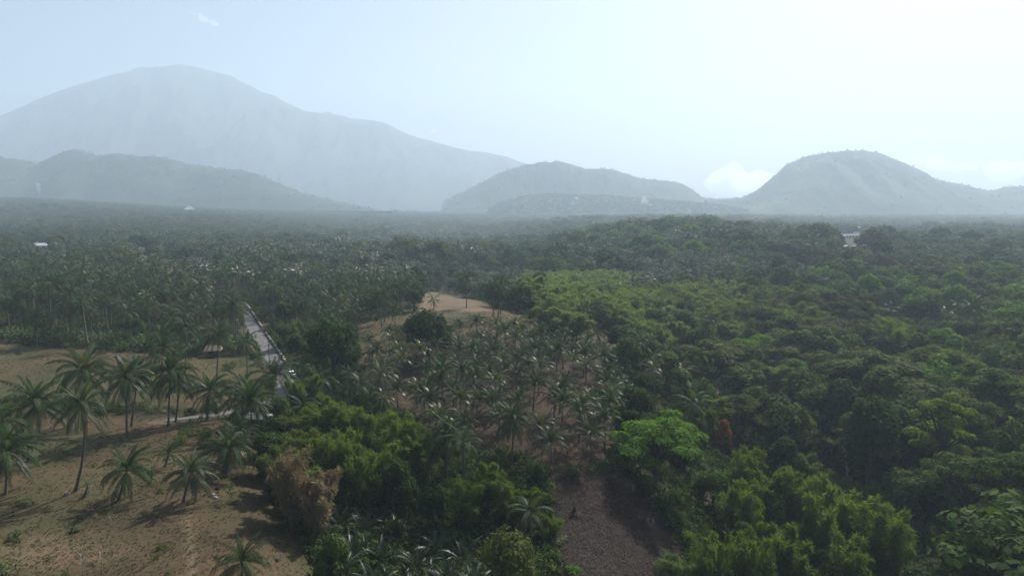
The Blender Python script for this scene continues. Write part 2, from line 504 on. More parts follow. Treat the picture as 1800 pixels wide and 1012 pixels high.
# ------------------------------------------------------------------ ground sheet
nu, nv = 560, 620
uu = np.tan(np.linspace(-1.15, 1.15, nu))
vv = np.geomspace(45, 8050, nv)
U, V = np.meshgrid(uu, vv)
gx, gy = (U * V).ravel(), (V - 100 + 60 * 0).ravel()
gx = np.clip(gx, -9200, 9200)
gz = H(gx, gy)
gq = zones(gx, gy)
# clods and furrows of the ploughed patch, tussocks of the pasture
gz = gz + np.where(gq == 6, np.sin((gx * .8 + gy * .45) * 3.6) * .07 + fbm(gx / .8, gy / .8, 2, 3) * .14, 0)
SOIL = {0: (.045, .040, .026), 1: (.074, .063, .036), 2: (.068, .054, .035), 3: (.062, .046, .032), 4: (.084, .068, .041), 5: (.140, .104, .080), 6: (.028, .021, .017), 7: (.125, .108, .062)}
gc = np.zeros((len(gx), 4)); gc[:, 3] = 1
for k, c in SOIL.items():
    gc[gq == k, :3] = c
far_clear = (gq == 0) & (gy > 540) & (fbm(gx / 95, gy / 130, 3, 61) < -.31)
gc[far_clear, :3] = (.085, .092, .046)
# greener patches where the pasture is damp, a pale wheel track down the lower field
damp = np.clip(fbm(gx / 22, gy / 22, 3, 21) * 1.6, 0, 1) * np.isin(gq, (1, 2, 4)) * .55
gc[:, :3] = gc[:, :3] * (1 - damp[:, None]) + np.array((.085, .09, .045)) * damp[:, None]
_t1, _t2 = at(330, 890), at(338, 1010)
tx = np.interp(gy, [_t2[1], _t1[1]], [_t2[0], _t1[0]])
tr = np.exp(-((gx - tx) / .5) ** 2) * (gq == 2) * (gy < _t1[1]) * .4
gc[:, :3] = gc[:, :3] * (1 - tr[:, None]) + np.array((.22, .18, .135)) * tr[:, None]
# red-brown bare patch near the lower edge of the lower field
_b = at(80, 975); bp_ = np.exp(-(((gx - _b[0]) / 9) ** 2 + ((gy - _b[1]) / 4) ** 2)) * (gq == 2) * .5
gc[:, :3] = gc[:, :3] * (1 - bp_[:, None]) + np.array((.20, .14, .105)) * bp_[:, None]
rd = road_dist(gx, gy)
ed = np.clip(1 - rd / 3.0, 0, 1) * .6
gc[:, :3] = gc[:, :3] * (1 - ed[:, None]) + np.array((.16, .135, .10)) * ed[:, None]
ii = (np.arange(nv - 1)[:, None] * nu + np.arange(nu - 1)[None]).ravel()
me = bpy.data.meshes.new('ground')
me.from_pydata(np.c_[gx, gy, gz].tolist(), [], np.c_[ii, ii + 1, ii + nu + 1, ii + nu].tolist())
ca = me.color_attributes.new('soil', 'FLOAT_COLOR', 'POINT')
ca.data.foreach_set('color', gc.ravel().astype(np.float32))
me.materials.append(M['ground'])
me.polygons.foreach_set('use_smooth', [True] * len(me.polygons))
obj('ground', me, kind='structure')

# ------------------------------------------------------------------ mountains and hills
HILLS = []
HGRID = []
def Hall(x, y):
    """height of the ground or of the nearest hill side above it"""
    x = np.atleast_1d(np.asarray(x, float)); y = np.atleast_1d(np.asarray(y, float))
    z = H0(x, y)
    for us, Ys, Zs, D0 in HGRID:
        j = np.clip(np.searchsorted(Ys, y), 0, len(Ys) - 1)
        u = x / (D0 * (1 + (y / D0 - 1) * .75))
        i = np.clip(np.searchsorted(us, u), 0, len(us) - 1)
        ok = (y > Ys[0]) & (y < Ys[-1]) & (u > us[0]) & (u < us[-1])
        z = np.where(ok, np.maximum(z, Zs[j, i]), z)
    return z
def hill(name, profile, D0, Wf, Wb, base, mat, rough, nx=420, ny=120, seed=0, power=1.25, crag=0.02):
    prof = np.array(profile, float)
    px = np.linspace(prof[0, 0], prof[-1, 0], nx)
    # smooth profile with small broken bumps
    py = np.interp(px, prof[:, 0], prof[:, 1])
    k = np.hanning(9); k /= k.sum()
    py = np.convolve(np.pad(py, 4, mode='edge'), k, 'valid')
    py = py + fbm(px / 14, px * 0 + seed, 4, seed) * rough
    u = (px - 900) / F
    b = (506 - py) / F
    yd = CP + b * SP
    uu_ = u / yd
    ridge = CAMZ + D0 * (b * CP - SP) / yd
    t = np.linspace(-1, 1, ny)
    Y = D0 + np.where(t < 0, t * Wf, t * Wb)
    UU, YY = np.meshgrid(uu_, Y)
    TT = np.abs(np.meshgrid(uu_, t)[1])
    RR = np.meshgrid(ridge, Y)[0]
    X = UU * D0 * (1 + (YY / D0 - 1) * .75)
    hh = np.maximum(RR - base, 0)
    side = (1 - TT ** power)
    w = np.clip(TT * 6, 0, 1) * (1 - TT) ** .5
    s = D0 * .045
    gull = (1 - np.abs(fbm(X / s, YY / (s * 2.2), 5, seed + 3))) - .7
    Z = base + hh * side + hh * w * gull * .30 + w * fbm(X / (s * .25), YY / (s * .25), 3, seed + 8) * hh * crag
    Z = np.where(TT > .985, base - 60, Z)
    n, m2 = len(Y), nx
    ii = (np.arange(n - 1)[:, None] * m2 + np.arange(m2 - 1)[None]).ravel()
    me = bpy.data.meshes.new(name)
    me.from_pydata(np.c_[X.ravel(), YY.ravel(), Z.ravel()].tolist(), [], np.c_[ii, ii + 1, ii + m2 + 1, ii + m2].tolist())
    me.materials.append(M[mat])
    me.polygons.foreach_set('use_smooth', [True] * len(me.polygons))
    o = obj(name, me, kind='structure')
    HILLS.append((name, X, YY, Z, D0))
    HGRID.append((uu_, Y, Z, D0))
    return o

hill('mountain', [(-420,330),(-250,285),(-100,235),(0,203),(45,184),(100,160),(135,149),(180,136),(225,124),(250,117),(258,119),(275,115),(290,116),(315,112),(345,117),(365,122),(405,131),(425,143),(460,160),(485,168),(505,181),(540,196),(565,199),(600,206),(625,208),(655,211),(680,217),(700,228),(735,242),(780,253),(810,262),(860,268),(895,277),(925,287),(960,300),(1010,322),(1060,345),(1120,365)],
     6600, 1800, 1200, 10, 'forest', 1.3, nx=520, ny=150, seed=1, power=1.0, crag=.03)
hill('far_peak', [(520,215),(560,200),(575,197),(592,200),(612,207),(640,220),(700,262)], 7200, 500, 400, 10, 'forest', .8, nx=80, ny=30, seed=2)
hill('foothill', [(440,350),(490,325),(540,305),(585,292),(620,290),(660,295),(700,303),(760,312),(830,318),(870,322),(930,332),(1000,350),(1040,372)],
     5700, 700, 400, 10, 'forest', 1.6, nx=260, ny=60, seed=5)
hill('hill', [(-380,300),(-200,290),(-60,282),(0,276),(25,280),(55,286),(72,288),(95,274),(118,266),(135,264),(150,267),(168,273),(200,271),(235,273),(255,276),(275,274),(292,278),(320,287),(380,296),(420,300),(445,304),(480,318),(520,335),(565,348),(610,358),(650,366),(700,378)],
     3400, 680, 420, 35, 'forest', 1.4, nx=420, ny=110, seed=11)
hill('hill', [(780,352),(830,330),(850,320),(870,308),(895,298),(925,290),(950,286),(985,285),(1005,290),(1030,298),(1060,296),(1085,300),(1110,309),(1140,316),(1175,319),(1200,324),(1218,335),(1235,348),(1260,350),(1300,349),(1330,352),(1380,365)],
     3950, 560, 380, 15, 'forest', 1.4, nx=320, ny=90, seed=17)
hill('hill', [(1240,352),(1275,351),(1302,349),(1325,338),(1345,322),(1365,306),(1378,292),(1395,283),(1415,275),(1450,269),(1490,265),(1520,264),(1545,268),(1570,278),(1595,288),(1615,300),(1640,314),(1665,319),(1690,323),(1720,331),(1740,335),(1765,329),(1800,328),(1850,332),(1950,345),(2100,362),(2300,372)],
     3500, 680, 450, 5, 'grassy', 1.3, nx=420, ny=110, seed=23)
hill('hill', [(860,366),(900,352),(925,345),(960,341),(1000,343),(1060,345),(1110,348),(1150,352),(1200,356),(1260,361),(1330,368),(1400,376)], 3200, 420, 300, 5, 'forest', .9, nx=200, ny=50, seed=31)

# ------------------------------------------------------------------ palm fronds and crowns
def frond(Lh, el0, droop, nl=24, wl=.055, ll=.85, sag=.55, rach=.035, seed=0, simple=False, upright=.0):
    r = np.random.default_rng(seed)
    b = MB()
    n = 11
    s = np.linspace(0, 1, n)
    th = el0 - droop * s ** 1.25
    ds = Lh / (n - 1)
    px = np.r_[0, np.cumsum(np.cos(th[:-1]) * ds)]
    pz = np.r_[0, np.cumsum(np.sin(th[:-1]) * ds)]
    side = np.cumsum(r.normal(0, .02, n)) * Lh * .5
    pts = np.c_[px, side, pz]
    if simple:
        b.tube(pts[::3], np.linspace(rach * 1.5, .012, len(pts[::3])), 3)
    else:
        b.tube(pts, np.linspace(rach, .008, n), 3)
    q = np.linspace(.13, .985, nl)
    base = np.c_[np.interp(q, s, px), np.interp(q, s, side), np.interp(q, s, pz)]
    thq = np.interp(q, s, th)
    tan = np.c_[np.cos(thq), 0 * thq, np.sin(thq)]
    nor = np.c_[-np.sin(thq), 0 * thq, np.cos(thq)]
    ln = ll * (.35 + .75 * np.sin(np.clip(q * 1.12, 0, 1) * math.pi) ** .7) * r.uniform(.85, 1.1, nl)
    for sg in (-1, 1):
        sd_ = np.array([0, sg, 0])
        d1 = unit(tan * (.7 + .5 * q[:, None]) + sd_ * .72 + nor * (.18 + upright))
        g = np.array([0, 0, -1.0])
        sgm = sag * r.uniform(.7, 1.3, (nl, 1))
        mid = base + d1 * ln[:, None] * .5 + g * ln[:, None] * .10 * sgm
        tip = base + d1 * ln[:, None] * .85 + g * ln[:, None] * .55 * sgm
        w = tan * wl * .5
        if simple:
            v = np.stack([base - w * 1.3, base + w * 1.3, tip], 1).reshape(-1, 3)
            b.add(v, np.arange(nl * 3).reshape(-1, 3))
        else:
            v = np.stack([base - w * .6, base + w * .6, mid + w, mid - w, tip], 1).reshape(-1, 3)
            k = np.arange(nl)[:, None] * 5
            b.f.extend((np.concatenate([k + [0, 1, 2, 3]]) + b.n).tolist()); b.m.extend([0] * nl)
            b.f.extend((np.concatenate([k + [3, 2, 4]]) + b.n).tolist()); b.m.extend([0] * nl)
            b.v.append(v); b.n += len(v)
    return b

def rotz(a, off=(0, 0, 0), s=1.0):
    m = np.eye(4)
    m[0, 0] = m[1, 1] = math.cos(a) * s; m[0, 1] = -math.sin(a) * s; m[1, 0] = math.sin(a) * s; m[2, 2] = s
    m[:3, 3] = off
    return m

FR_EL = [R(84), R(72), R(58), R(42), R(22), R(-2), R(-34)]
FR_DR = [R(48), R(78), R(104), R(118), R(112), R(86), R(46)]
fronds_near = []
for i, (e, d) in enumerate(zip(FR_EL, FR_DR)):
    fronds_near.append([frond(4.1 if i else 3.2, e, d, nl=38, wl=.075, ll=.80, sag=1.25, seed=40 + i * 3 + k) for k in range(2)])
F_MESH = {}
for tone in ('palm', 'palm_blue', 'palm_yellow', 'palm_dead'):
    F_MESH[tone] = [[fb.mesh('frond', [tone]) for fb in row] for row in fronds_near]

def crown_mb(n=20, simple=False, seed=0, young=False, scale=1.0, sparse=1.0):
    r = np.random.default_rng(seed)
    b = MB()
    ga = r.uniform(0, 6.28)
    for i in range(n):
        k = (i + .5) / n
        e = R(84) - (R(84) - R(-34 if not young else 8)) * k ** .95 + r.normal(0, .10)
        d = R(46) + R(72) * math.sin(min(k * 1.25, 1) * math.pi * .72) + r.normal(0, .12)
        fb = frond(4.1 * r.uniform(.88, 1.08) * (.8 if k < .08 else 1), e, d, nl=13 if simple else 20, wl=.20 if simple else .12, ll=.9, sag=1.1, simple=simple, seed=seed * 100 + i)
        b.merge(fb, 0, rotz(ga, (0, 0, 0), scale))
        ga += 2.39996 + r.normal(0, .12)
    return b

def trunk_mb(h, lean=(0, 0), curve=(0, 0), r0=.20, r1=.12, sides=8, n=14, flare=.14):
    s = np.linspace(0, 1, n)
    x = lean[0] * s + curve[0] * (np.sin(s * math.pi * .5) - s)
    y = lean[1] * s + curve[1] * (np.sin(s * math.pi * .5) - s)
    pts = np.c_[x, y, s * h - .25 * (s == 0)]
    rad = r0 + (r1 - r0) * s + flare * np.exp(-s * h / .7)
    rad = rad * (1 + .05 * (np.arange(n) % 2))
    b = MB(); b.tube(pts, rad, sides)
    b.tube([pts[-1], pts[-1] + np.array([0, 0, .5])], [r1 * 1.5, r1 * .4], sides)
    return b, pts[-1]

PALM_N = {'near': 0}
def near_palm(x, y, h, rad, label, lean=(0, 0), curve=(0, 0), tone='palm', n=20, name='coconut_palm', young=False, group=None, dead=2, rz=None, gaps=0, cat='palm tree'):
    """a palm whose every frond is a part"""
    z = Hs(x, y)
    s = rad * 1.22 / 3.7
    n = int(n * (1.0 if young else 1.45))
    root = thing(name, label, cat, (x, y, z), 0, (1, 1, 1), group)
    tb, top = trunk_mb(h, lean, curve, r0=.15 + .006 * h, r1=.11, sides=7, n=12)
    obj('trunk', tb.mesh('trunk', ['palm_bark'], True), root)
    a = random.uniform(0, 6.28)
    for i in range(n):
        k = (i + .5) / n
        if gaps and random.random() < gaps:
            a += 2.4
            continue
        if young:
            row = min(int(k * 4.7), 4)
        else:
            row = min(int(k ** .78 * 7), 6)
        t = tone
        if i >= n - dead:
            t = 'palm_dead' if random.random() < .6 else 'palm_yellow'
            row = 6 if not young else 5
        elif random.random() < .08:
            t = 'palm_yellow'
        me = F_MESH[t][row][random.randint(0, 1)]
        sc = s * random.uniform(.88, 1.1)
        f = obj('frond', me, root, (top[0], top[1], top[2] + .1 + random.uniform(-.1, .15)), (random.uniform(-.12, .12), random.uniform(-.12, .12), a), (sc, sc * random.choice((1, -1)), sc))
        if t != tone:
            f['label'] = 'dry brown frond' if t == 'palm_dead' else 'yellowing frond'
        a += 2.39996 + random.gauss(0, .15)
    return root

# crowns for the palms of the groves, three tones each
CROWN = {}
for tone in ('palm', 'palm_blue', 'palm_yellow'):
    CROWN[tone] = []
_cm = [crown_mb(n_, False, s_) for n_, s_ in ((19, 3), (24, 4), (15, 5), (21, 6), (17, 7), (26, 8))]
for tone in CROWN:
    CROWN[tone] = [b.mesh('palm_crown', [tone]) for b in _cm]
TRUNK = []
for h, ln, cv in ((8, (.3, .2), (0, 0)), (9.5, (-.6, .4), (1.2, 0)), (11, (.9, -.3), (-1.4, .5)), (12.5, (-.3, -.5), (0, 1.2)), (14, (1.1, .6), (1.0, -.6)), (6.5, (.1, .3), (0, 0)), (10, (-1.4, .1), (-1.0, .6))):
    b, top = trunk_mb(h, ln, cv, r0=.19, r1=.11, sides=5, n=8)
    TRUNK.append((b.mesh('trunk', ['palm_bark'], True), top, h, math.hypot(*ln)))

# ------------------------------------------------------------------ broadleaf, umbrella, bamboo, banana builders
def leaf_cloud(b, centres, radii, n, size, r, mat=0, flat=1.0, up=.35, shell=.75):
    """n leaf sprays over lobes"""
    k = r.choice(len(centres), n, p=(radii ** 2) / (radii ** 2).sum())
    d = rand_dirs(n, r)
    d[:, 2] = np.where(d[:, 2] < -.35, -d[:, 2] * .6, d[:, 2])
    rr = radii[k] * (shell + (1.08 - shell) * r.random(n) ** .6)
    c = centres[k] + d * rr[:, None] * np.array([1, 1, flat])
    nrm = unit(d * 1.0 + np.array([0, 0, up * .7]) + r.normal(0, .38, (n, 3)))
    a = unit(np.cross(nrm, r.normal(size=(n, 3))))
    bb = np.cross(nrm, a)
    s = size * r.uniform(.6, 1.35, n)[:, None]
    b.leaves(c - a * s * .5, a * s, bb * s * .34, mat)

def blob(b, c, rad, flat, mat, r, seed):
    """inner foliage mass"""
    n, m = 7, 10
    vs = []
    for i in range(n + 1):
        for j in range(m):
            t, p = math.pi * i / n, 2 * math.pi * j / m
            d = Vector((math.sin(t) * math.cos(p), math.sin(t) * math.sin(p), math.cos(t)))
            q = rad * (1 + .25 * mnoise.noise(d * 1.7 + Vector((seed, 0, 0))))
            vs.append((c[0] + d.x * q, c[1] + d.y * q, c[2] + d.z * q * flat))
    f = [[i * m + j, i * m + (j + 1) % m, (i + 1) * m + (j + 1) % m, (i + 1) * m + j] for i in range(n) for j in range(m)]
    b.add(vs, f, mat)

def broadleaf(seed, n=2600, size=.55, rx=4.6, rz=3.6, h=9.5, lobes=22, limb=True):
    r = np.random.default_rng(seed)
    cz = h - rz
    d = rand_dirs(lobes, r); d[:, 2] = np.abs(d[:, 2]) * 1.55 - .62
    cen = d * np.array([rx, rx, rz]) * r.uniform(.45, .78, lobes)[:, None] + np.array([0, 0, cz])
    rad = r.uniform(.24, .42, lobes) * rx
    cr = MB()
    leaf_cloud(cr, cen, rad, n, size, r)
    for i in range(0, lobes, 2):
        blob(cr, cen[i], rad[i] * .72, .9, 0, r, seed + i)
    tk = MB()
    tk.tube([(0, 0, -.5), (.1, 0, h * .2), (.0, .15, cz - rz * .2), (0, 0, cz + rz * .3)], [.42, .3, .26, .12], 7)
    if limb:
        for i in range(6):
            c = cen[i * 3 % lobes]
            z0 = h * (.18 + .05 * i)
            tk.tube([(0, 0, z0), tuple(c * np.array([.45, .45, 0]) + np.array([0, 0, (z0 + c[2]) / 2])), tuple(c)], [.18, .12, .05], 5)
    return cr, tk

def umbrella(seed, n=2600, size=.5, rx=6.5, h=9.0, pads=17, layers=1.0):
    """wide flat-topped tree: spreading limbs that carry flat foliage pads"""
    r = np.random.default_rng(seed)
    a = np.arange(pads) * 2.4 + r.uniform(0, .5, pads)
    q = np.sqrt((np.arange(pads) + .4) / pads)
    x, y = np.cos(a) * q * rx, np.sin(a) * q * rx
    z = h * (1 - .30 * q ** 2 * layers) - .6 + r.normal(0, .30 + .35 * layers, pads)
    cen = np.c_[x, y, z]
    rad = r.uniform(.24, .36, pads) * rx
    cr = MB()
    leaf_cloud(cr, cen, rad, n, size, r, flat=.30, up=1.0, shell=.35)
    tk = MB()
    f = h * .34
    tk.tube([(0, 0, -.6), (.1, .05, f * .5), (0, 0, f)], [.5, .36, .32], 7)
    for i in range(pads):
        c = cen[i]
        m1 = np.array([c[0] * .35, c[1] * .35, f + (c[2] - f) * .55])
        tk.tube([(0, 0, f * .9), tuple(m1), (c[0] * .8, c[1] * .8, c[2] - .4), tuple(c)], [.20, .13, .07, .03], 5)
    return cr, tk

def bamboo(seed, plumes=14, n=5200, h=11.0, spread=3.6, size=.75, leafw=.065, bare=.24):
    """a clump of arching culms, each ending in a feathery plume"""
    r = np.random.default_rng(seed)
    cr, tk = MB(), MB()
    per = n // plumes
    for i in range(plumes):
        a = i * 2.4 + r.uniform(-.3, .3)
        q = math.sqrt((i + .3) / plumes)
        hh = h * r.uniform(.66, 1.12) * (1 - .22 * q * q)
        out = np.array([math.cos(a), math.sin(a), 0]) * spread * q
        s = np.linspace(0, 1, 9)
        top = s ** 2.0
        pts = out[None] * (.18 * s[:, None] + 1.15 * top[:, None]) + np.c_[0 * s, 0 * s, hh * (1.12 * s - .26 * s ** 4)]
        pts[:, :2] += np.array([math.cos(a), math.sin(a)]) * .5
        tk.tube(pts, np.linspace(.07, .015, 9), 3)
        for e in range(2):
            off = r.normal(0, .25, 3) * np.array([1, 1, 0])
            tk.tube(pts[:7] * np.array([1.15, 1.15, .9]) + off, np.linspace(.06, .02, 7), 3)
        t = bare + (1 - bare) * r.random(per) ** .75
        nt_ = 85                               # leafy side branches gather the leaves in tufts
        tt = bare + (1 - bare) * r.random(nt_) ** .8
        kk = r.integers(0, nt_, per)
        t = tt[kk]
        bd = rand_dirs(nt_, r)[kk]
        c = np.c_[np.interp(t, s, pts[:, 0]), np.interp(t, s, pts[:, 1]), np.interp(t, s, pts[:, 2])]
        q_ = np.clip((t - bare) / (1.04 - bare), 0, 1)
        prof = np.sin(q_ ** .75 * math.pi) ** .7 * (1.05 - .45 * q_) + .10
        rad = spread * .36 * prof
        dd = unit(bd + .35 * r.normal(size=(per, 3)))
        rr = rad * (.25 + .8 * r.random(per))
        c = c + dd * rr[:, None] * np.array([1, 1, .8]) - np.array([0, 0, 1]) * (rr ** 2 * .18)[:, None]
        ld = unit(dd * .8 + np.array([0, 0, -.55]) + r.normal(0, .28, (per, 3)))
        ln = size * r.uniform(.6, 1.3, per)[:, None]
        w = unit(np.cross(ld, r.normal(size=(per, 3)))) * leafw * r.uniform(.7, 1.3, per)[:, None]
        cr.leaves(c, ld * ln, w)
    return cr, tk

def banana_leaf_mb(seed, L0=2.3, w=.30, el=.9, dr=1.5):
    r = np.random.default_rng(seed)
    n = 8
    s = np.linspace(0, 1, n)
    th = el - dr * s
    ds = L0 / (n - 1)
    x = np.r_[0, np.cumsum(np.cos(th[:-1]) * ds)]; z = np.r_[0, np.cumsum(np.sin(th[:-1]) * ds)]
    ww = w * np.sin(np.clip(s * .93 + .08, 0, 1) * math.pi) ** .6
    b = MB()
    for sg in (-1, 1):
        for i in range(n - 1):
            g = .06 * r.random()
            v = [(x[i], 0, z[i]), (x[i + 1], 0, z[i + 1]), (x[i + 1] + .05, sg * ww[i + 1], z[i + 1] - .10 - g), (x[i] + .09, sg * ww[i], z[i] - .10 - g * .5)]
            b.add(v, [(0, 1, 2, 3)])
    b.tube(np.c_[x, 0 * x, z - .01], np.linspace(.035, .008, n), 3)
    return b
BAN_LEAF = [banana_leaf_mb(i, 2.4, .34, e, d).mesh('banana_leaf', ['banana']) for i, (e, d) in enumerate(((1.35, .8), (1.1, 1.5), (.85, 1.9), (.5, 1.7), (.1, 1.4)))]
_sb = MB(); _sb.tube([(0, 0, -.2), (0, 0, 1.2), (.05, 0, 2.3)], [.17, .13, .08], 7)
BAN_STEM = _sb.mesh('stem', ['stem'], True)
_bd = banana_leaf_mb(9, 1.7, .16, -1.0, .4).mesh('dry_leaf', ['palm_dead'])

# shared meshes
BL = {}     # broadleaf crowns by tone
_bl = [broadleaf(100 + i, 3600, .60, rx, rz, h, lob) for i, (rx, rz, h, lob) in enumerate(((4.6, 4.4, 9.5, 26), (4.0, 4.8, 11, 22), (5.2, 4.3, 9.0, 30), (3.6, 4.0, 8.5, 20), (4.4, 5.6, 13, 28)))]
BL_TRUNK = [t.mesh('trunk', ['bark'], True) for c, t in _bl]
for tone in ('dark', 'mid', 'olive', 'bright', 'yellow', 'brown', 'orange'):
    BL[tone] = [c.mesh('crown', [tone]) for c, t in _bl]
UM = {}
_um = [umbrella(200 + i, n, .54, rx, h, p, ly) for i, (n, rx, h, p, ly) in enumerate(((6000, 6.5, 9.0, 24, 1.0), (5000, 6.0, 8.0, 18, .6), (6000, 5.5, 11.0, 24, 1.7)))]
UM_TRUNK = [t.mesh('trunk', ['bark'], True) for c, t in _um]
for tone in ('dark', 'mid', 'olive', 'bright', 'yellow', 'brown', 'orange'):
    UM[tone] = [c.mesh('crown', [tone]) for c, t in _um]
BB = {}
_bb = [bamboo(300 + i, p, n, h, sp) for i, (p, n, h, sp) in enumerate(((14, 9800, 11, 3.4), (11, 8600, 12, 3.0), (17, 10500, 9.5, 4.0), (8, 6400, 10, 2.2)))]
BB_CULM = [t.mesh('culms', ['culm'], True) for c, t in _bb]
BB_DCULM = [t.mesh('culms', ['dry_culm'], True) for c, t in _bb]
for tone in ('bamboo', 'bamboo_pale', 'bamboo_olive', 'bamboo_dry'):
    BB[tone] = [c.mesh('foliage', [tone]) for c, t in _bb]

EXPL = []       # (x, y, clear radius) of plants placed one by one
TONE_WORD = {'orange': 'orange', 'dark': 'dark green', 'mid': 'mid green', 'olive': 'olive green', 'bright': 'bright green', 'yellow': 'yellow green', 'brown': 'brownish',
             'bamboo': 'fresh green', 'bamboo_pale': 'pale green', 'bamboo_olive': 'olive green', 'bamboo_dry': 'dry straw coloured', 'palm': 'green', 'palm_blue': 'grey green', 'palm_yellow': 'yellowing'}

def put_tree(kind, tone, i, x, y, sx, sz, label, group=None, rz=None, name=None, z=None):
    z = Hs(x, y) if z is None else z
    rz = random.uniform(0, 6.28) if rz is None else rz
    if kind == 'broad':
        a, b, nm, cat, part = BL[tone][i], BL_TRUNK[i], 'broadleaf_tree', 'tree', 'crown'
    elif kind == 'umbrella':
        a, b, nm, cat, part = UM[tone][i], UM_TRUNK[i], 'umbrella_tree', 'tree', 'crown'
    else:
        a, b, nm, cat, part = BB[tone][i], (BB_DCULM if tone == 'bamboo_dry' else BB_CULM)[i], 'bamboo_clump', 'bamboo', 'foliage'
    t = thing(name or nm, label, cat, (x, y, z), rz, (sx, sx, sz), group)
    obj(part, a, t)
    obj('trunk' if kind != 'bamboo' else 'culms', b, t)
    return t

KH = {'broad': [9.5, 11, 9.0, 8.5, 13], 'umbrella': [9.4, 8.4, 11.4], 'bamboo': [11, 12, 9.8, 10.2]}
KW = {'broad': [10.6, 9.4, 12, 8.4, 10.4], 'umbrella': [16, 14.6, 13.6], 'bamboo': [9.4, 8.4, 11, 6.4]}
def tree_px(kind, tone, i, bx, by, top, width, label, group=None, clear=.42, name=None, rz=None):
    """stand a tree on the ground point seen at (bx, by), as tall as the photograph shows it"""
    x, y = at(bx, by)
    z = Hs(x, y)
    zc = y * CP - (z - CAMZ) * SP
    hgt = (by - top) / F * zc / math.cos(math.atan((CAMZ - z) / y)) * 1.0
    wid = width / F * zc
    EXPL.append((x, y, wid * clear))
    return put_tree(kind, tone, i, x, y, wid / KW[kind][i], max(hgt, 2) / KH[kind][i], label, group, rz, name)

exec_after = []
# ------------------------------------------------------------------ the road, its parapet and poles
road = obj('road', None, None, (0, 0, 0), kind='structure')
def road_frame(i):
    j = min(i + 1, len(ROAD) - 1); k = max(i - 1, 0)
    d = ROAD[j, :2] - ROAD[k, :2]
    d = d / np.linalg.norm(d)
    return d, np.array([-d[1], d[0]])       # direction of travel (towards the camera) and its left
for i in range(len(ROAD) - 1):
    for side in (-1, 1):
        b = MB()
        (d0, n0), (d1, n1) = road_frame(i), road_frame(i + 1)
        g = .02
        p0, p1 = ROAD[i], ROAD[i + 1]
        q = []
        for (p, n, e) in ((p0, n0, g), (p1, n1, -g)):
            dd = (p1[:2] - p0[:2]) / np.linalg.norm(p1[:2] - p0[:2])
            for o_ in (g, p[2] / 2):
                c = p[:2] + n * side * o_ + dd * e
                q.append((c[0], c[1], Hs(c[0], c[1]) + .13 + rng.uniform(-.006, .006)))
        low = [(a, b_, c - .4) for a, b_, c in q]
        vs = q + low
        f = [(0, 1, 3, 2), (0, 2, 6, 4), (1, 5, 7, 3), (0, 4, 5, 1), (2, 3, 7, 6)]
        b.add(vs, f)
        obj('slab', b.mesh('slab', ['concrete']), road)

wall = thing('parapet_wall', 'low stone parapet with pale topped blocks lining the concrete road', 'wall', (0, 0, 0))
blk = []
for i in range(len(ROAD)):
    px, py = project(ROAD[i, 0], ROAD[i, 1], Hs(ROAD[i, 0], ROAD[i, 1]))
    if 536 < py < 648:
        blk.append(i)
fine = np.arange(ROAD_S[blk[0]], ROAD_S[blk[-1]], 1.55)
for s in fine:
    x, y, w = [float(np.interp(s, ROAD_S, ROAD[:, k])) for k in range(3)]
    i = int(np.searchsorted(ROAD_S, s)); d, n = road_frame(min(i, len(ROAD) - 1))
    n = -n if n[0] < 0 else n                 # the side away from the pasture
    cx, cy_ = x + n[0] * (w / 2 + .5), y + n[1] * (w / 2 + .5)
    px, py = project(cx, cy_, Hs(cx, cy_))
    if 577 < py < 586:
        continue
    b = MB()
    ang = math.atan2(d[1], d[0])
    zz = Hs(cx, cy_)
    b.box((0, 0, .28), (1.45, .5, .95), 0, 0, .96, .02)
    o = obj('block', b.mesh('block', ['stone']), wall, (cx, cy_, zz), (0, 0, ang))
    if random.random() < .62:
        c = MB(); c.box((0, 0, .86), (1.2, .56, .20), 0, 0, .92, .03)
        obj('cap', c.mesh('cap', ['whitewash']), o)
WALL_END = (cx, cy_)
wing = thing('culvert_wall', 'grey stone culvert wing wall running off from the parapet end', 'wall', (0, 0, 0))
wp = [at(a, b_) for a, b_ in ((508, 643), (520, 641), (532, 643), (544, 646))]
for k in range(3):
    (x0, y0), (x1, y1) = wp[k], wp[k + 1]
    for j in range(3):
        f0 = (j + .5) / 3
        x, y = x0 + (x1 - x0) * f0, y0 + (y1 - y0) * f0
        b = MB(); b.box((0, 0, .3), (math.hypot(x1 - x0, y1 - y0) / 3 - .06, .5, 1.1), 0, 0, .96, .03)
        obj('block', b.mesh('block', ['stone']), wing, (x, y, Hs(x, y)), (0, 0, math.atan2(y1 - y0, x1 - x0)))

def pole(px, py, top, label):
    x, y = at(px, py); z = Hs(x, y)
    d = ray_dirs(px, top); t = y / d[1]; h = CAMZ + d[2] * t - z
    r = thing('utility_pole', label, 'pole', (x, y, z), R(25), group='utility poles along the road')
    b = MB(); b.tube([(0, 0, -.5), (0, 0, h * .5), (0, 0, h)], [.15, .12, .09], 7); obj('post', b.mesh('post', ['timber'], True), r)
    b = MB(); b.box((0, 0, h - .5), (1.3, .09, .1)); obj('crossarm', b.mesh('crossarm', ['timber']), r)
    for q in (-.5, .5):
        b = MB(); b.tube([(q, 0, h - .45), (q, 0, h - .3), (q, 0, h - .2)], [.05, .06, .03], 6); obj('insulator', b.mesh('insulator', ['whitewash'], True), r)
pole(474, 648, 604, 'thin pole in front of the sunlit slab of the concrete road')
pole(429, 590, 548, 'thin pole by the far sunlit stretch of concrete road')

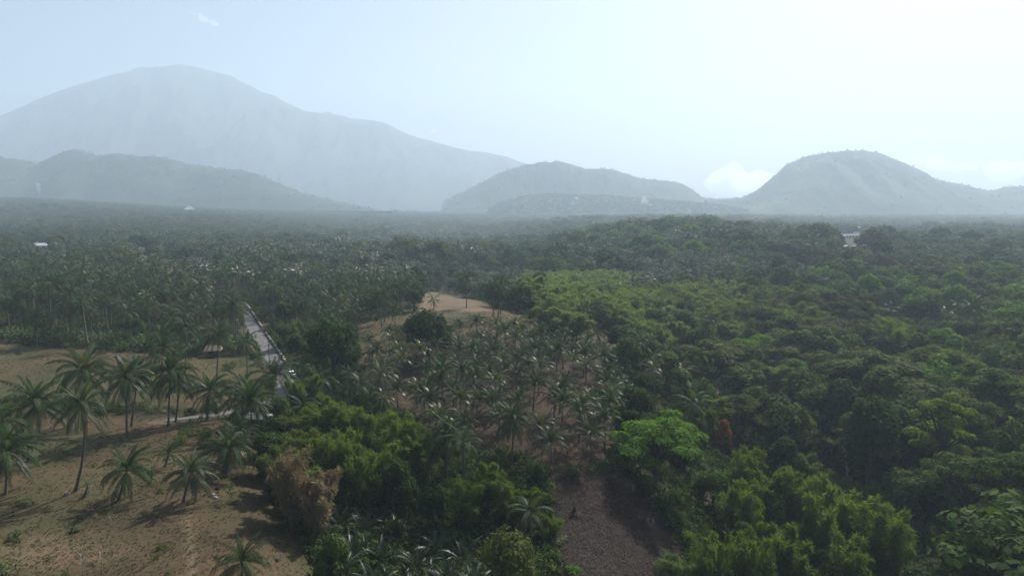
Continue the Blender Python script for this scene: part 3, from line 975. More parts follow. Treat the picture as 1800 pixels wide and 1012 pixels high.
# ------------------------------------------------------------------ palms placed one by one
def palm_px(bx, by, tx, ty, rp, label, **kw):
    x, y = at(bx, by); z = Hs(x, y)
    d = ray_dirs(tx, ty); t = y / d[1]
    xt, zt = d[0] * t, CAMZ + d[2] * t
    zc = y * CP - (z - CAMZ) * SP
    EXPL.append((x, y, 2.2))
    kw.setdefault('lean', (xt - x, 0))
    return near_palm(x, y, max(zt - z, .4), rp / F * zc, label, **kw)
G1 = 'coconut palms on the dry pasture'
palm_px(10, 872, 12, 795, 52, 'big shaggy coconut palm with pale drooping fronds cut off by the picture edge', n=26, dead=3, curve=(.5, 0), group=G1)
palm_px(-14, 850, -16, 752, 50, 'coconut palm mostly beyond the picture edge behind the big shaggy palm', n=20, group=G1)
palm_px(50, 814, 62, 712, 52, 'coconut palm with swollen curved foot standing over scattered pale debris', curve=(-2.4, 0), n=24, group=G1, tone='palm')
palm_px(133, 866, 143, 716, 46, 'tall slender coconut palm whose trunk foot sweeps sideways onto a pale patch', curve=(4.2, 0), n=24, group=G1, tone='palm_blue')
palm_px(150, 750, 148, 655, 48, 'full crowned coconut palm directly behind the tall curved-foot palm', n=25, group=G1, tone='palm')
palm_px(223, 770, 222, 668, 46, 'straight coconut palm standing in a dark pool of shade', n=25, group=G1, tone='palm_blue')
palm_px(231, 750, 243, 655, 34, 'twin palm half hidden behind the straight palm in the shade pool', n=18, group=G1)
palm_px(296, 750, 299, 657, 44, 'coconut palm with a shrub wrapped foot beside the pale track', n=24, group=G1)
palm_px(309, 742, 316, 672, 32, 'thinner palm close behind the shrub footed palm by the track', n=16, group=G1, tone='palm_blue')
palm_px(363, 739, 369, 690, 38, 'short leaning coconut palm standing on the edge of the pale track', n=22, group=G1)
palm_px(443, 772, 441, 712, 52, 'broad bushy coconut palm with fronds hanging over a white roofed hut', n=30, dead=3, group=G1)
palm_px(424, 748, 428, 683, 34, 'palm peeping over the broad bushy palm by the hut', n=18, group=G1)
palm_px(477, 722, 483, 664, 42, 'coconut palm with one arching bare frond in front of the road end', n=22, group=G1, tone='palm_blue')
palm_px(208, 880, 223, 828, 44, 'dwarf coconut palm with stout leaning foot and dry fronds on the ground', n=20, dead=3, group=G1, curve=(.4, 0), tone='palm')
palm_px(322, 886, 335, 832, 42, 'dwarf coconut palm with long curved foot at the top of the wheel track', n=20, group=G1, curve=(-.4, 0), tone='palm_blue')
palm_px(290, 822, 296, 800, 24, 'small young coconut palm halfway between the track and the dwarf palms', n=12, young=True, dead=0, group=G1)
palm_px(397, 838, 402, 790, 44, 'dark dwarf palm, nearer of the shaded pair beside the dry bamboo', n=22, group=G1)
palm_px(412, 812, 420, 765, 36, 'dark dwarf palm, farther of the shaded pair beside the dry bamboo', n=18, group=G1)
palm_px(264, 852, 267, 840, 15, 'knee high coconut seedling next to the stout dwarf palm', n=8, young=True, dead=0, group=G1)
palm_px(148, 876, 154, 855, 14, 'tiny upright coconut seedling beside the tall curved-foot palm', n=5, young=True, dead=0, group=G1)
palm_px(425, 1045, 426, 990, 46, 'coconut palm crown rising from the bottom edge of the dry field', n=22, group=G1, tone='palm')
G2 = 'palms at the near edge of the dense grove'
palm_px(272, 640, 286, 592, 26, 'palm with low hanging crown at the terrace edge by the banana plants', n=20, group=G2)
palm_px(278, 700, 287, 612, 30, 'dark palm rising from the dry terrace with crown over the banana row', n=20, group=G2)
palm_px(326, 660, 327, 578, 26, 'palm with long bare thin trunk and yellow fruit standing on the terrace', n=18, group=G2, tone='palm_blue')
palm_px(381, 668, 384, 590, 28, 'palm with thin trunk planted in the terrace scrub before the thatched hut', n=20, group=G2)
palm_px(435, 664, 433, 603, 22, 'small crowned palm with thin trunk at the road side of the terrace', n=16, group=G2)
palm_px(405, 610, 408, 540, 27, 'round crowned palm beside the far end of the sunlit road', n=22, group=G2)
palm_px(90, 602, 92, 500, 24, 'tall pale trunked palm rising out of the banana row', n=18, group=G2, tone='palm_blue')
palm_px(125, 600, 124, 520, 26, 'palm with silver fronds over the middle of the banana row', n=18, group=G2, tone='palm_blue')
palm_px(135, 600, 140, 545, 20, 'slim palm just beside the silver fronded palm over the bananas', n=15, group=G2)
palm_px(318, 560, 310, 520, 26, 'palm with a pale leaning trunk in the middle of the dense grove', n=18, lean=(-2.5, 0), group=G2)
G3 = 'palms on the brown hill'
palm_px(880, 568, 880, 502, 20, 'tallest of the three slim palms clustered on top of the brown hill', n=17, group=G3)
palm_px(867, 556, 869, 500, 17, 'second slim palm of the hilltop trio with crown merged behind the tallest', n=15, group=G3)
palm_px(875, 557, 884, 506, 15, 'leaning slim palm of the hilltop trio', n=14, group=G3)
palm_px(820, 540, 820, 492, 18, 'lone palm standing behind the reddish bare earth', n=18, group=G3)
palm_px(763, 545, 762, 528, 12, 'stubby palm on the reddish bare earth', n=12, group=G3)
palm_px(695, 594, 694, 546, 17, 'slim palm with its shadow lying across the brown slope beside the dark round tree', n=16, group=G3)
palm_px(671, 577, 668, 520, 20, 'palm at the grove edge throwing a long shadow down the brown slope', n=18, group=G3)
palm_px(676, 566, 682, 515, 18, 'upper palm at the grove edge above the brown slope', n=16, group=G3)
palm_px(1016, 590, 1018, 548, 18, 'palm at the rim of the brown hill below the pale bamboo', n=17, group=G3)
palm_px(1044, 582, 1050, 537, 17, 'highest palm on the rim below the pale bamboo', n=16, group=G3)
palm_px(1032, 592, 1034, 550, 14, 'smaller palm in the middle of the rim group', n=13, group=G3, tone='palm_blue')
palm_px(1048, 628, 1050, 588, 20, 'palm with open star shaped crown beside the small ploughed slope', n=17, group=G3)
palm_px(1098, 640, 1100, 602, 20, 'palm at the corner of the small ploughed slope', n=17, group=G3)
G4 = 'tall palms in and below the young grove'
palm_px(900, 822, 903, 738, 36, 'large dark coconut palm towering over the rows of young palms', n=26, dead=3, group=G4)
palm_px(785, 850, 786, 775, 38, 'coconut palm with orange brown hanging fronds behind the green bamboo', n=24, dead=4, group=G4)
palm_px(782, 840, 784, 755, 30, 'palm right behind the one with orange brown fronds', n=18, group=G4)
palm_px(776, 728, 778, 655, 27, 'narrow upright palm amid the young grove near the green bamboo', n=18, group=G4)
palm_px(670, 728, 668, 660, 24, 'yellow green palm at the edge of the young grove under the brown slope', n=18, tone='palm_yellow', group=G4)
palm_px(672, 742, 675, 702, 24, 'low yellow green palm just below the edge of the grove', n=16, tone='palm_yellow', group=G4)
palm_px(614, 700, 616, 660, 22, 'palm with shiny fronds between the dark round tree and the grove', n=18, group=G4, tone='palm_blue')
palm_px(1218, 782, 1217, 712, 38, 'drooping yellow tipped palm behind the bright green spreading tree', n=18, tone='palm', dead=3, group=G4)
palm_px(1152, 700, 1149, 632, 24, 'sparse crowned palm in the thicket beside the layered tree', n=14, gaps=.2, group=G4)
palm_px(934, 968, 932, 900, 46, 'tattered palm with few broken fronds and a bare spike before the green bamboo', n=11, gaps=.25, dead=3, group=G4, tone='palm_blue')
palm_px(1712, 640, 1712, 545, 26, 'lone tall palm rising above the woods at the far side of the ravine', n=18, group=G4)

# young coconut palms planted in rows
def grove_label(px, py):
    row = 'far' if py < 655 else 'middle' if py < 735 else 'near'
    if px < 740: w = 'by the brown slope'
    elif px < 860: w = 'behind the green bamboo'
    elif px < 960: w = 'around the large dark palm'
    else: w = 'towards the bright spreading tree'
    return row, w
x0, y0 = at(700, 640)
cnt = 0
ys = np.arange(108, 262, 6.8)
for j, yy in enumerate(ys):
    for xx in np.arange(-60, 60, 6.3):
        x = xx + (yy - 160) * .12 + random.uniform(-1.3, 1.3) + (j % 2) * 2.4; y = yy + random.uniform(-1.3, 1.3)
        z = Hs(x, y)
        px, py = project(x, y, z)
        if not inside(P_GROVE, np.array([px]), np.array([py]))[0] or random.random() < .10:
            continue
        if any(math.hypot(x - a, y - b) < 3.0 for a, b, c in EXPL):
            continue
        h = random.uniform(3.4, 7.6)
        row, w = grove_label(px, py)
        tone = random.choice(('palm', 'palm_blue', 'palm_blue', 'palm', 'palm_yellow'))
        tw = {'palm': 'green', 'palm_blue': 'silvery green', 'palm_yellow': 'yellowish'}[tone]
        hw = 'short' if h < 4.6 else 'tall' if h > 6.3 else 'middling'; nd = random.choice((0, 1, 2)); hw += '' if random.random() < .6 else ' slim'
        near_palm(x, y, h, random.uniform(3.0, 3.9), f"{hw} {tw} young palm {'with dry fronds' if nd else 'all green'}, {row} rows {w}", tone=tone, n=22, young=True, dead=nd, name='young_coconut_palm', lean=(random.gauss(0, .3), random.gauss(0, .3)), group='young coconut palms planted in rows')
        EXPL.append((x, y, 1.5)); cnt += 1
print('young palms', cnt)

# ------------------------------------------------------------------ trees placed one by one
tree_px('broad', 'dark', 2, 585, 672, 550, 114, 'big dark round tree standing beside the end of the road parapet', name='mango_tree')
tree_px('broad', 'dark', 2, 752, 636, 536, 108, 'dark dome shaped tree between the brown slope and the young palm grove', name='mango_tree')
tree_px('broad', 'dark', 3, 730, 526, 470, 50, 'dark round tree at the corner of the reddish bare earth')
tree_px('umbrella', 'mid', 1, 645, 500, 478, 62, 'flat topped green tree rising over the grove before the dark round tree')
tree_px('umbrella', 'bright', 0, 1152, 862, 742, 182, 'wide bright green spreading tree at the top corner of the ploughed patch', name='rain_tree', clear=.36, rz=1.0)
tree_px('broad', 'dark', 1, 1105, 800, 718, 70, 'glossy dark leafed tree tucked behind the bright spreading tree')
tree_px('umbrella', 'olive', 2, 1252, 705, 600, 140, 'layered olive tree with shelf like foliage above the ravine', clear=.36, rz=.4)
tree_px('umbrella', 'brown', 0, 1482, 640, 556, 118, 'greyish flat crowned tree standing above the woods across the ravine', rz=2)
tree_px('umbrella', 'brown', 1, 1408, 645, 588, 64, 'small tree with a rusty tinted flat top next to the greyish flat tree', rz=1)
tree_px('umbrella', 'mid', 2, 1400, 800, 725, 120, 'dark layered tree in the middle of the ravine')
tree_px('umbrella', 'olive', 2, 1300, 790, 690, 120, 'spreading fern leaved tree leaning over the ravine behind the rusty dead tree', rz=2.2)
tree_px('broad', 'olive', 4, 1410, 760, 640, 100, 'tall fine leaved tree on the far slope of the ravine')
tree_px('broad', 'dark', 4, 1525, 872, 690, 130, 'tall dark tree with a bare lit trunk standing in the ravine shade')
tree_px('umbrella', 'yellow', 2, 1648, 865, 695, 125, 'tall yellow green tree in flower colour above the ravine', rz=2.9)
tree_px('umbrella', 'mid', 0, 1700, 930, 805, 170, 'wide green spreading tree with tiered branches near the corner of the ravine', clear=.36, rz=.2)
tree_px('umbrella', 'mid', 2, 1790, 930, 790, 130, 'second tiered spreading tree cut by the picture edge')
tree_px('broad', 'mid', 2, 1715, 1075, 935, 170, 'broad green crown rising from the bottom corner of the ravine')
tree_px('umbrella', 'brown', 1, 1785, 740, 650, 110, 'flat tree with brownish top at the picture edge')
tree_px('umbrella', 'olive', 0, 1768, 515, 473, 100, 'pale flat topped tree above the dark woods at the picture edge')
tree_px('umbrella', 'brown', 1, 1158, 604, 561, 60, 'greyish flat tree beside the pale bamboo')
tree_px('broad', 'yellow', 3, 1730, 600, 565, 50, 'yellowish tree above the ravine woods')
tree_px('broad', 'olive', 2, 895, 1062, 938, 128, 'yellow green leafy tree at the bottom edge beside the ploughed patch', name='leafy_tree')
tree_px('broad', 'dark', 3, 945, 880, 822, 50, 'compact dark green bushy tree at the top corner of the ploughed patch')
tree_px('broad', 'mid', 3, 585, 1030, 950, 80, 'fresh green bush at the field edge near the feathery dark palms')
tree_px('broad', 'dark', 1, 720, 940, 848, 60, 'vine covered leafy tree between the feathery palms and the bamboo')
tree_px('broad', 'dark', 0, 762, 940, 855, 50, 'dark vine draped stump tree beside the central bamboo')
tree_px('broad', 'dark', 0, 690, 900, 800, 90, 'dark tree in the hollow behind the feathery palms')
tree_px('broad', 'mid', 3, 497, 775, 706, 60, 'dark leafy bush with yellow tips beside the bushy palm')
tree_px('broad', 'dark', 4, 1650, 446, 398, 62, 'large dark tree standing above the far palm woods', name='broadleaf_tree')
tree_px('broad', 'mid', 2, 1700, 470, 418, 80, 'rounded tree beside the large dark tree on the plain')
tree_px('broad', 'orange', 3, 1272, 800, 738, 40, 'rusty orange dead leafed tree beside the bright spreading tree', name='dead_tree')
tree_px('broad', 'dark', 2, 898, 490, 448, 42, 'dark round tree alone in the middle valley')
tree_px('broad', 'dark', 2, 832, 478, 442, 44, 'dark round tree next to another in the middle valley')
tree_px('broad', 'dark', 1, 48, 462, 430, 50, 'dark bushy tree in front of the white hipped roof')
tree_px('broad', 'dark', 0, 437, 492, 448, 46, 'dark round tree above the far grove beside the small glade')
tree_px('broad', 'mid', 3, 372, 498, 466, 32, 'bright round tree at the edge of the small glade')
tree_px('broad', 'mid', 0, 420, 500, 464, 34, 'second bright round tree at the edge of the small glade')

# bamboo
Bm = lambda *a, **k: tree_px('bamboo', *a, **k)
GB = 'bamboo clumps beside the dry field'
for i, (tone, k, bx, by, top, w, lab) in enumerate((
    ('bamboo_dry', 0, 520, 930, 782, 100, 'dry straw coloured bamboo clump leaning over the field corner'),
    ('bamboo_dry', 1, 560, 950, 815, 95, 'brown dry bamboo clump beside the feathery dark palms'),
    ('bamboo_olive', 1, 492, 875, 755, 85, 'yellowing bamboo clump behind the dry one at the field edge'),
    ('bamboo_olive', 2, 530, 850, 745, 80, 'olive bamboo clump between the yellowing and the green ones'),
    ('bamboo', 2, 560, 860, 745, 80, 'green bamboo clump nearest the yellowing bamboo'),
    ('bamboo', 0, 600, 880, 745, 90, 'rounded green bamboo clump in the middle of the green mass'),
    ('bamboo', 2, 640, 900, 775, 95, 'low broad green bamboo clump above the feathery palms'),
    ('bamboo', 0, 575, 800, 698, 80, 'green bamboo clump at the top of the green mass'),
    ('bamboo', 1, 618, 810, 700, 80, 'bamboo clump under the shiny fronded palm'),
    ('bamboo', 0, 660, 820, 716, 85, 'green bamboo clump beside the yellow green palms'),
    ('bamboo', 2, 705, 840, 715, 95, 'tall rounded bamboo clump against the young grove'),
    ('bamboo', 1, 742, 860, 740, 70, 'bamboo clump beside the palm with orange brown fronds'),
    ('bamboo', 3, 675, 870, 760, 80, 'shaded bamboo clump inside the green mass'),
    ('bamboo', 3, 523, 745, 655, 42, 'slim bamboo clump at the near end of the road'),
    ('bamboo', 3, 545, 735, 645, 44, 'plume shaped bamboo clump below the big dark round tree'),
    ('bamboo', 1, 572, 745, 678, 50, 'bright rounded bamboo clump beneath the big dark round tree'),
    ('bamboo', 3, 858, 905, 795, 62, 'tallest plume of bamboo in the central clump'),
    ('bamboo', 0, 820, 935, 835, 85, 'wide bamboo clump on the near flank of the tall central plume'),
    ('bamboo', 1, 888, 920, 825, 70, 'bamboo clump next to the tall central plume towards the ploughed patch'),
    ('bamboo', 3, 925, 930, 850, 62, 'light bamboo clump bending over the edge of the ploughed patch'),
    ('bamboo', 2, 965, 955, 895, 60, 'low arching bamboo clump on the edge of the ploughed patch'),
    ('bamboo_pale', 2, 1185, 1030, 975, 80, 'low bright bamboo tuft at the bottom edge past the ploughed patch'),
    ('bamboo', 2, 1245, 1050, 935, 105, 'bamboo clump at the bottom edge next to the bright tuft'),
    ('bamboo', 0, 1310, 890, 775, 75, 'rounded bamboo clump below the rusty dead tree'),
    ('bamboo', 2, 1300, 960, 840, 95, 'bamboo clump over the dark hollow with the red flower'),
    ('bamboo', 1, 1350, 960, 815, 90, 'upright bamboo clump in the middle of the big bamboo stand'),
    ('bamboo', 0, 1395, 975, 815, 100, 'tall bamboo clump with pale culms in the big stand'),
    ('bamboo_olive', 1, 1455, 960, 820, 75, 'yellowish bamboo clump at the shaded back of the big stand'),
    ('bamboo', 2, 1440, 1020, 850, 120, 'wide bamboo clump in front of the big stand'),
    ('bamboo', 0, 1500, 1030, 870, 110, 'feathery bamboo clump on the ravine side of the big stand'),
    ('bamboo', 2, 1555, 1040, 885, 105, 'outermost bamboo clump hanging over the ravine'),
    ('bamboo', 1, 1380, 1060, 910, 100, 'bamboo clump at the bottom edge under the big stand'),
    ('bamboo', 0, 1480, 1085, 940, 110, 'bamboo clump low at the bottom edge beneath the feathery one'),
    ('bamboo', 2, 1320, 1075, 925, 95, 'bushy bamboo clump at the bottom edge near the dark hollow'),
)):
    Bm(tone, k, bx, by, top, w, lab, group=GB if bx < 800 else 'bamboo clumps between the ploughed patch and the ravine')

# feathery dark palms without trunks in the wet hollow
NP = [frond(5.2, e, d, nl=34, wl=.09, ll=.95, sag=.25, rach=.05, seed=70 + i, upright=.2).mesh('frond', ['nipa']) for i, (e, d) in enumerate(((R(85), R(35)), (R(72), R(60)), (R(58), R(75)), (R(42), R(80))))]
for k, (px, py, lab) in enumerate(((598, 915, 'under the dry bamboo'), (640, 925, 'behind the dark centre clump'), (625, 965, 'next to the fresh green bush'), (672, 975, 'in the middle of the hollow'), (700, 930, 'below the vine covered tree'), (735, 985, 'with pale arching frond tips'),
                                    (770, 960, 'beside the vine draped stump tree'), (660, 1025, 'on the bottom edge of the hollow'), (720, 1040, 'in the wettest corner of the bottom edge'), (785, 1015, 'with a single silver frond reaching out'), (815, 975, 'under the central bamboo'), (605, 1000, 'closest to the dry field'), (835, 1030, 'beside the yellow green leafy tree'), (560, 925, 'squeezed behind the brown dry bamboo'))):
    x, y = at(px, py + 22); z = Hs(x, y)
    EXPL.append((x, y, 2.0))
    t = thing('nipa_palm', 'feathery dark trunkless palm ' + lab, 'palm', (x, y, z), 0, group='feathery palms in the wet hollow')
    a = random.uniform(0, 6)
    for i in range(15):
        sc = random.uniform(.75, 1.05)
        obj('frond', NP[min(int(i / 15 * 4), 3)], t, (random.uniform(-.2, .2), random.uniform(-.2, .2), 0), (random.uniform(-.15, .15), random.uniform(-.15, .15), a), (sc, sc, sc))
        a += 2.4

# banana plants along the edge of the grove and a few elsewhere
def banana(x, y, label, s=1.0, group='banana plants edging the palm grove'):
    z = Hs(x, y)
    t = thing('banana_plant', label, 'banana plant', (x, y, z), random.uniform(0, 6.28), (s, s, s), group)
    obj('stem', BAN_STEM, t)
    a = 0
    for i in range(7):
        sc = random.uniform(.8, 1.1)
        obj('leaf', BAN_LEAF[min(i * 5 // 7, 4)], t, (.05, 0, 2.2), (0, 0, a), (sc, sc, sc)); a += 2.4
    for i in range(2):
        obj('dry_leaf', _bd, t, (.04, 0, 2.05), (0, 0, a), label='dry brown hanging leaf'); a += 2.0
bn = 0
for px in range(-8, 445, 12):
    for rep in range(2):
        p_ = px + random.uniform(-4, 4)
        py = np.interp(p_, [0, 150, 300, 440], [601, 606, 616, 622]) - rep * random.uniform(4, 9)
        if 355 < p_ < 405 and rep == 0:
            continue
        x, y = at(p_, py)
        EXPL.append((x, y, 1.5))
        seg = 'near the picture edge' if p_ < 60 else 'below the tall pale trunked palm' if p_ < 150 else 'in the middle of the row' if p_ < 270 else 'by the low hanging palm' if p_ < 350 else 'by the thatched hut and road'
        s = random.uniform(.75, 1.25)
        banana(x, y, f"{'small' if s < .9 else 'large' if s > 1.1 else 'medium'} banana plant {'in front of' if rep == 0 else 'at the back of'} the banana row {seg}", s)
for px, py, lab in ((1075, 700, 'upper banana plant in the thicket beside the young grove'), (1062, 690, 'shiny leaved banana plant touching the last row of young palms'), (1090, 690, 'banana plant with an upright new leaf in the thicket'), (1085, 715, 'banana plant next to the glossy dark tree'),
                    (1098, 705, 'banana plant deep in the thicket'), (1052, 675, 'banana plant at the top of the thicket'), (1280, 905, 'banana plant with ragged leaves over the dark hollow'), (1295, 890, 'banana plant beneath the rounded bamboo clump'), (630, 690, 'banana plant behind the shiny fronded palm'), (605, 705, 'banana plant under the dark round tree')):
    x, y = at(px, py); EXPL.append((x, y, 1.8)); banana(x, y, lab, 1.35, 'banana plants in the thickets')

# saplings, weeds and shrubs of the dry field
def sapling(px, py, top, label, dense=1.0, tone='weed'):
    x, y = at(px, py); z = Hs(x, y)
    d = ray_dirs(px, top); h = CAMZ + d[2] * (y / d[1]) - z
    r = np.random.default_rng(int(px * 7 + py))
    t = thing('sapling', label, 'sapling', (x, y, z), group='saplings on the dry field')
    tk, cr = MB(), MB()
    tk.tube([(0, 0, -.2), (.08, 0, h * .5), (-.05, .05, h)], [.06, .04, .015], 5)
    cen = [(0, 0, h * .9)]
    for i in range(9):
        a = i * 2.4; z0 = h * (.35 + .06 * i); l = h * .22
        e = (math.cos(a) * l, math.sin(a) * l, z0 + l * .9)
        tk.tube([(0, 0, z0), e], [.025, .008], 3); cen.append(e)
    cen = np.array(cen)
    leaf_cloud(cr, cen, np.full(len(cen), .28), int(130 * dense), .22, r)
    obj('trunk', tk.mesh('trunk', ['pale_bark']), t); obj('crown', cr.mesh('crown', [tone]), t)
sapling(146, 1010, 950, 'thin bare sapling with a few leaves, taller of the two near the field bottom', .9)
sapling(180, 1005, 948, 'twiggy pale sapling beside the taller one near the field bottom', .8)
sapling(403, 886, 853, 'little leafy sapling standing alone below the dark dwarf palms', 1.2, 'mid')
sapling(195, 925, 900, 'faint twiggy sapling in the middle of the dry field', .4)
sapling(163, 868, 842, 'leafless looking sapling by the coconut seedling', .3)

def bare_tree(px, py, top, lean, label):
    x, y = at(px, py); z = Hs(x, y)
    d = ray_dirs(px, top); h = CAMZ + d[2] * (y / d[1]) - z
    t = thing('bare_tree', label, 'tree', (x, y, z), group='bare trees in the ravine')
    tk = MB(); tk.tube([(0, 0, -.5), (lean * .3, 0, h * .4), (lean * .7, .2, h * .8), (lean, 0, h)], [.30, .22, .12, .03], 6)
    obj('trunk', tk.mesh('trunk', ['pale_bark'], True), t)
    for i in range(9):
        k = .5 + .055 * i; a = i * 2.4; l = h * (.26 - .02 * i)
        p = np.array((lean * k, 0, h * k)); e = p + np.array((math.cos(a) * l * .7, math.sin(a) * l * .7, l * .75))
        b = MB(); b.tube([p, (p + e) / 2 + np.array((0, 0, -.15)), e], [.08, .05, .012], 4); b.tube([(p + e) / 2, (p + e) / 2 + (e - p) * .4 + np.array((.3, -.3, .2))], [.035, .01], 3)
        obj('branch', b.mesh('branch', ['pale_bark'], True), t)
    EXPL.append((x, y, 1.2))
bare_tree(1492, 880, 775, -2.0, 'leaning bare pole tree in the dark gap of the ravine')
bare_tree(1394, 860, 800, .4, 'pale broken bare tree standing up out of the big bamboo stand')
bare_tree(1755, 690, 610, 1.0, 'bare branched tree among the mixed bamboo woods')
bare_tree(1330, 700, 640, -1.0, 'thin leafless tree beside the layered olive tree')
def shrub(x, y, r, h, tone, label, group='shrubs', name='shrub'):
    z = Hs(x, y)
    seed = int(abs(x * 31 + y * 17)) % 9973
    rr = np.random.default_rng(seed)
    b = MB(); tk = MB()
    n = 7
    cen = np.c_[rr.normal(0, r * .4, n), rr.normal(0, r * .4, n), rr.uniform(.3, .8, n) * h]
    leaf_cloud(b, cen, np.full(n, r * .5), int(240 * min(r, 3)), .28, rr)
    for i in range(5):
        tk.tube([(0, 0, -.2), tuple(cen[i])], [.05, .015], 3)
    t = thing(name, label, 'shrub', (x, y, z), 0, group=group)
    obj('foliage', b.mesh('foliage', [tone]), t); obj('stems', tk.mesh('stems', ['bark']), t)
    EXPL.append((x, y, r * .8))
for px, py, r_, h_, tone, lab in ((10, 1010, 2.0, 1.6, 'weed', 'green bush in the bottom corner of the dry field'), (28, 948, .9, .8, 'weed', 'small green bush at the edge of the palm shade'), (40, 890, 1.1, .7, 'weed', 'low weedy shrub near the shaggy palm'),
                                  (128, 936, 1.0, .5, 'weed', 'flat green weed patch above the two saplings'), (340, 770, 2.4, 1.3, 'mid', 'dark green shrub under the leaning palm by the track'), (365, 772, 1.7, 1.2, 'mid', 'rounded shrub beside the pale track'), (318, 782, 1.9, 1.0, 'olive', 'low olive shrub below the track'),
                                  (20, 716, 2.2, 2.0, 'olive', 'yellowish shrub in the dark ditch at the picture edge'), (72, 722, 2.0, 1.8, 'mid', 'shrub in the ditch beyond the curved foot palm'), (105, 718, 2.6, 2.4, 'mid', 'bushy shrub in the ditch between the two palms'), (190, 724, 2.2, 2.2, 'bright', 'bright green shrub behind the full crowned palm'),
                                  (45, 708, 2.6, 2.2, 'dark', 'dark shrub lining the ditch'), (130, 712, 2.4, 2.0, 'dark', 'dark scrub lining the ditch behind the full crowned palm'), (250, 722, 2.0, 1.3, 'olive', 'scrub in the ditch by the shade pool palm'), (275, 724, 1.9, 1.2, 'mid', 'scrub in the ditch near the track end'),
                                  (400, 650, 2.0, 1.2, 'olive', 'thin shrub on the terrace under the hut side palm'), (408, 645, 2.3, 1.6, 'olive', 'loose shrub in the middle of the terrace corner'), (447, 628, 1.8, 1.6, 'mid', 'green bush at the road edge below the small crowned palm'), (440, 622, 2.2, 1.9, 'mid', 'rounded bush beside the banana row end'),
                                  (540, 625, 2.8, 1.7, 'bright', 'bright low shrub beyond the parapet'), (520, 618, 2.4, 1.4, 'mid', 'green weeds patch beyond the parapet'), (490, 600, 3.0, 1.6, 'mid', 'low bush behind the parapet'), (565, 600, 3.2, 2.5, 'mid', 'leafy bush beneath the palm behind the dark round tree'),
                                  (1010, 1012, 1.4, .9, 'bright', 'green tuft at the bottom edge of the ploughed patch'), (982, 960, 1.4, .8, 'weed', 'weedy edge tuft beside the ploughed patch'), (1010, 835, 2.4, 1.6, 'dark', 'dark bush among the young palms at the ploughed edge'), (1058, 830, 3.0, 2.6, 'dark', 'dark thicket bush at the top corner of the ploughed patch'),
                                  (978, 620, 2.4, 2.4, 'mid', 'bush on the rim of the brown hill'), (990, 608, 2.4, 2.4, 'dark', 'dark rim bush above the small ploughed slope'), (955, 560, 2.6, 2.4, 'mid', 'rim bush against the pale bamboo'), (930, 552, 2.4, 2.0, 'olive', 'olive rim bush beside the hilltop palms'),
                                  (905, 546, 2.2, 2.0, 'mid', 'small rim bush by the hilltop trio'), (420, 765, 2.0, 1.5, 'olive', 'yellowing scrub beside the bushy palm'), (1250, 930, 2.2, 2.0, 'dark', 'dark bush in the hollow below the flower'), (560, 668, 3.2, 3.2, 'dark', 'dark bush at the road side foot of the big dark round tree'), (588, 680, 3.4, 3.4, 'dark', 'dark bush directly beneath the big dark round tree'), (612, 672, 3.2, 3.4, 'mid', 'green bush at the grove side foot of the big dark round tree'), (735, 640, 2.8, 3.0, 'dark', 'dark bush at the foot of the dome shaped tree'), (768, 642, 2.6, 2.6, 'mid', 'green bush at the foot of the dome shaped tree')):
    x, y = at(px, py); shrub(x, y, r_, h_, tone, lab, 'shrubs around the fields')
# red flowering bush
x, y = at(1262, 885); shrub(x, y, .9, 1.6, 'orange', 'small orange red flowering bush in the dark hollow', None, 'flowering_bush')
x, y = at(1293, 800); shrub(x, y, 1.6, 2.6, 'orange', 'orange leafed bush beside the rusty dead tree', None, 'flowering_bush')

# fallen fronds, rocks, straw covered stump
for k, (px, py, lab) in enumerate(((20, 892, 'under the shaggy palm'), (5, 885, 'at the foot of the shaggy palm'), (88, 815, 'on the pale debris by the curved foot palm'), (60, 822, 'beside the swollen palm foot'), (190, 876, 'heaped against the stout dwarf palm'), (232, 884, 'behind the stout dwarf palm'), (345, 876, 'under the dwarf palm at the wheel track'),
                                    (352, 870, 'next to the pale stones by the wheel track'), (120, 882, 'near the sweeping palm foot'), (210, 915, 'lying alone in the dry field'), (285, 760, 'near the shrub footed palm'), (470, 810, 'in the straw by the yellowing bamboo'), (420, 842, 'below the dark dwarf palms'))):
    x, y = at(px, py)
    o = obj('fallen_frond', F_MESH['palm_dead'][4][k % 2], None, (x, y, Hs(x, y) + .12), (random.uniform(-.1, .1), .35, random.uniform(0, 6)), (.6, .6, .35), label='dry grey brown fallen frond ' + lab, category='fallen frond', group='fallen palm fronds')
for k, (px, py, s, lab) in enumerate(((373, 874, .5, 'larger pale stone by the dwarf palm at the wheel track'), (379, 878, .35, 'smaller pale stone by the dwarf palm at the wheel track'), (118, 872, .45, 'pale stone beside the sweeping palm foot'), (333, 888, .4, 'dark stone under the curved dwarf palm foot'), (383, 862, .45, 'black stone standing in the field below the dark dwarf palms'), (487, 985, .4, 'dark stone at the bottom of the dry field'))):
    x, y = at(px, py); b = MB()
    blob(b, (0, 0, s * .3), s, .7, 0, None, k * 3.1)
    obj('stone', b.mesh('stone', ['stone' if k < 3 else 'bark_soil'], False), None, (x, y, Hs(x, y)), (0, 0, k), label=lab, category='stone')
x, y = at(1010, 906); z = Hs(x, y)
t = thing('tree_stump', 'dark pointed stump with straw at its foot on the ploughed patch', 'stump', (x, y, z))
b = MB(); b.tube([(0, 0, -.2), (0, 0, .6), (.05, 0, 1.3), (0, .02, 1.75)], [.62, .48, .28, .05], 9); obj('wood', b.mesh('wood', ['bark_soil']), t)
b = MB(); n_ = 170; a_ = rng.uniform(0, 6.28, n_); q_ = rng.uniform(.4, 1.2, n_)
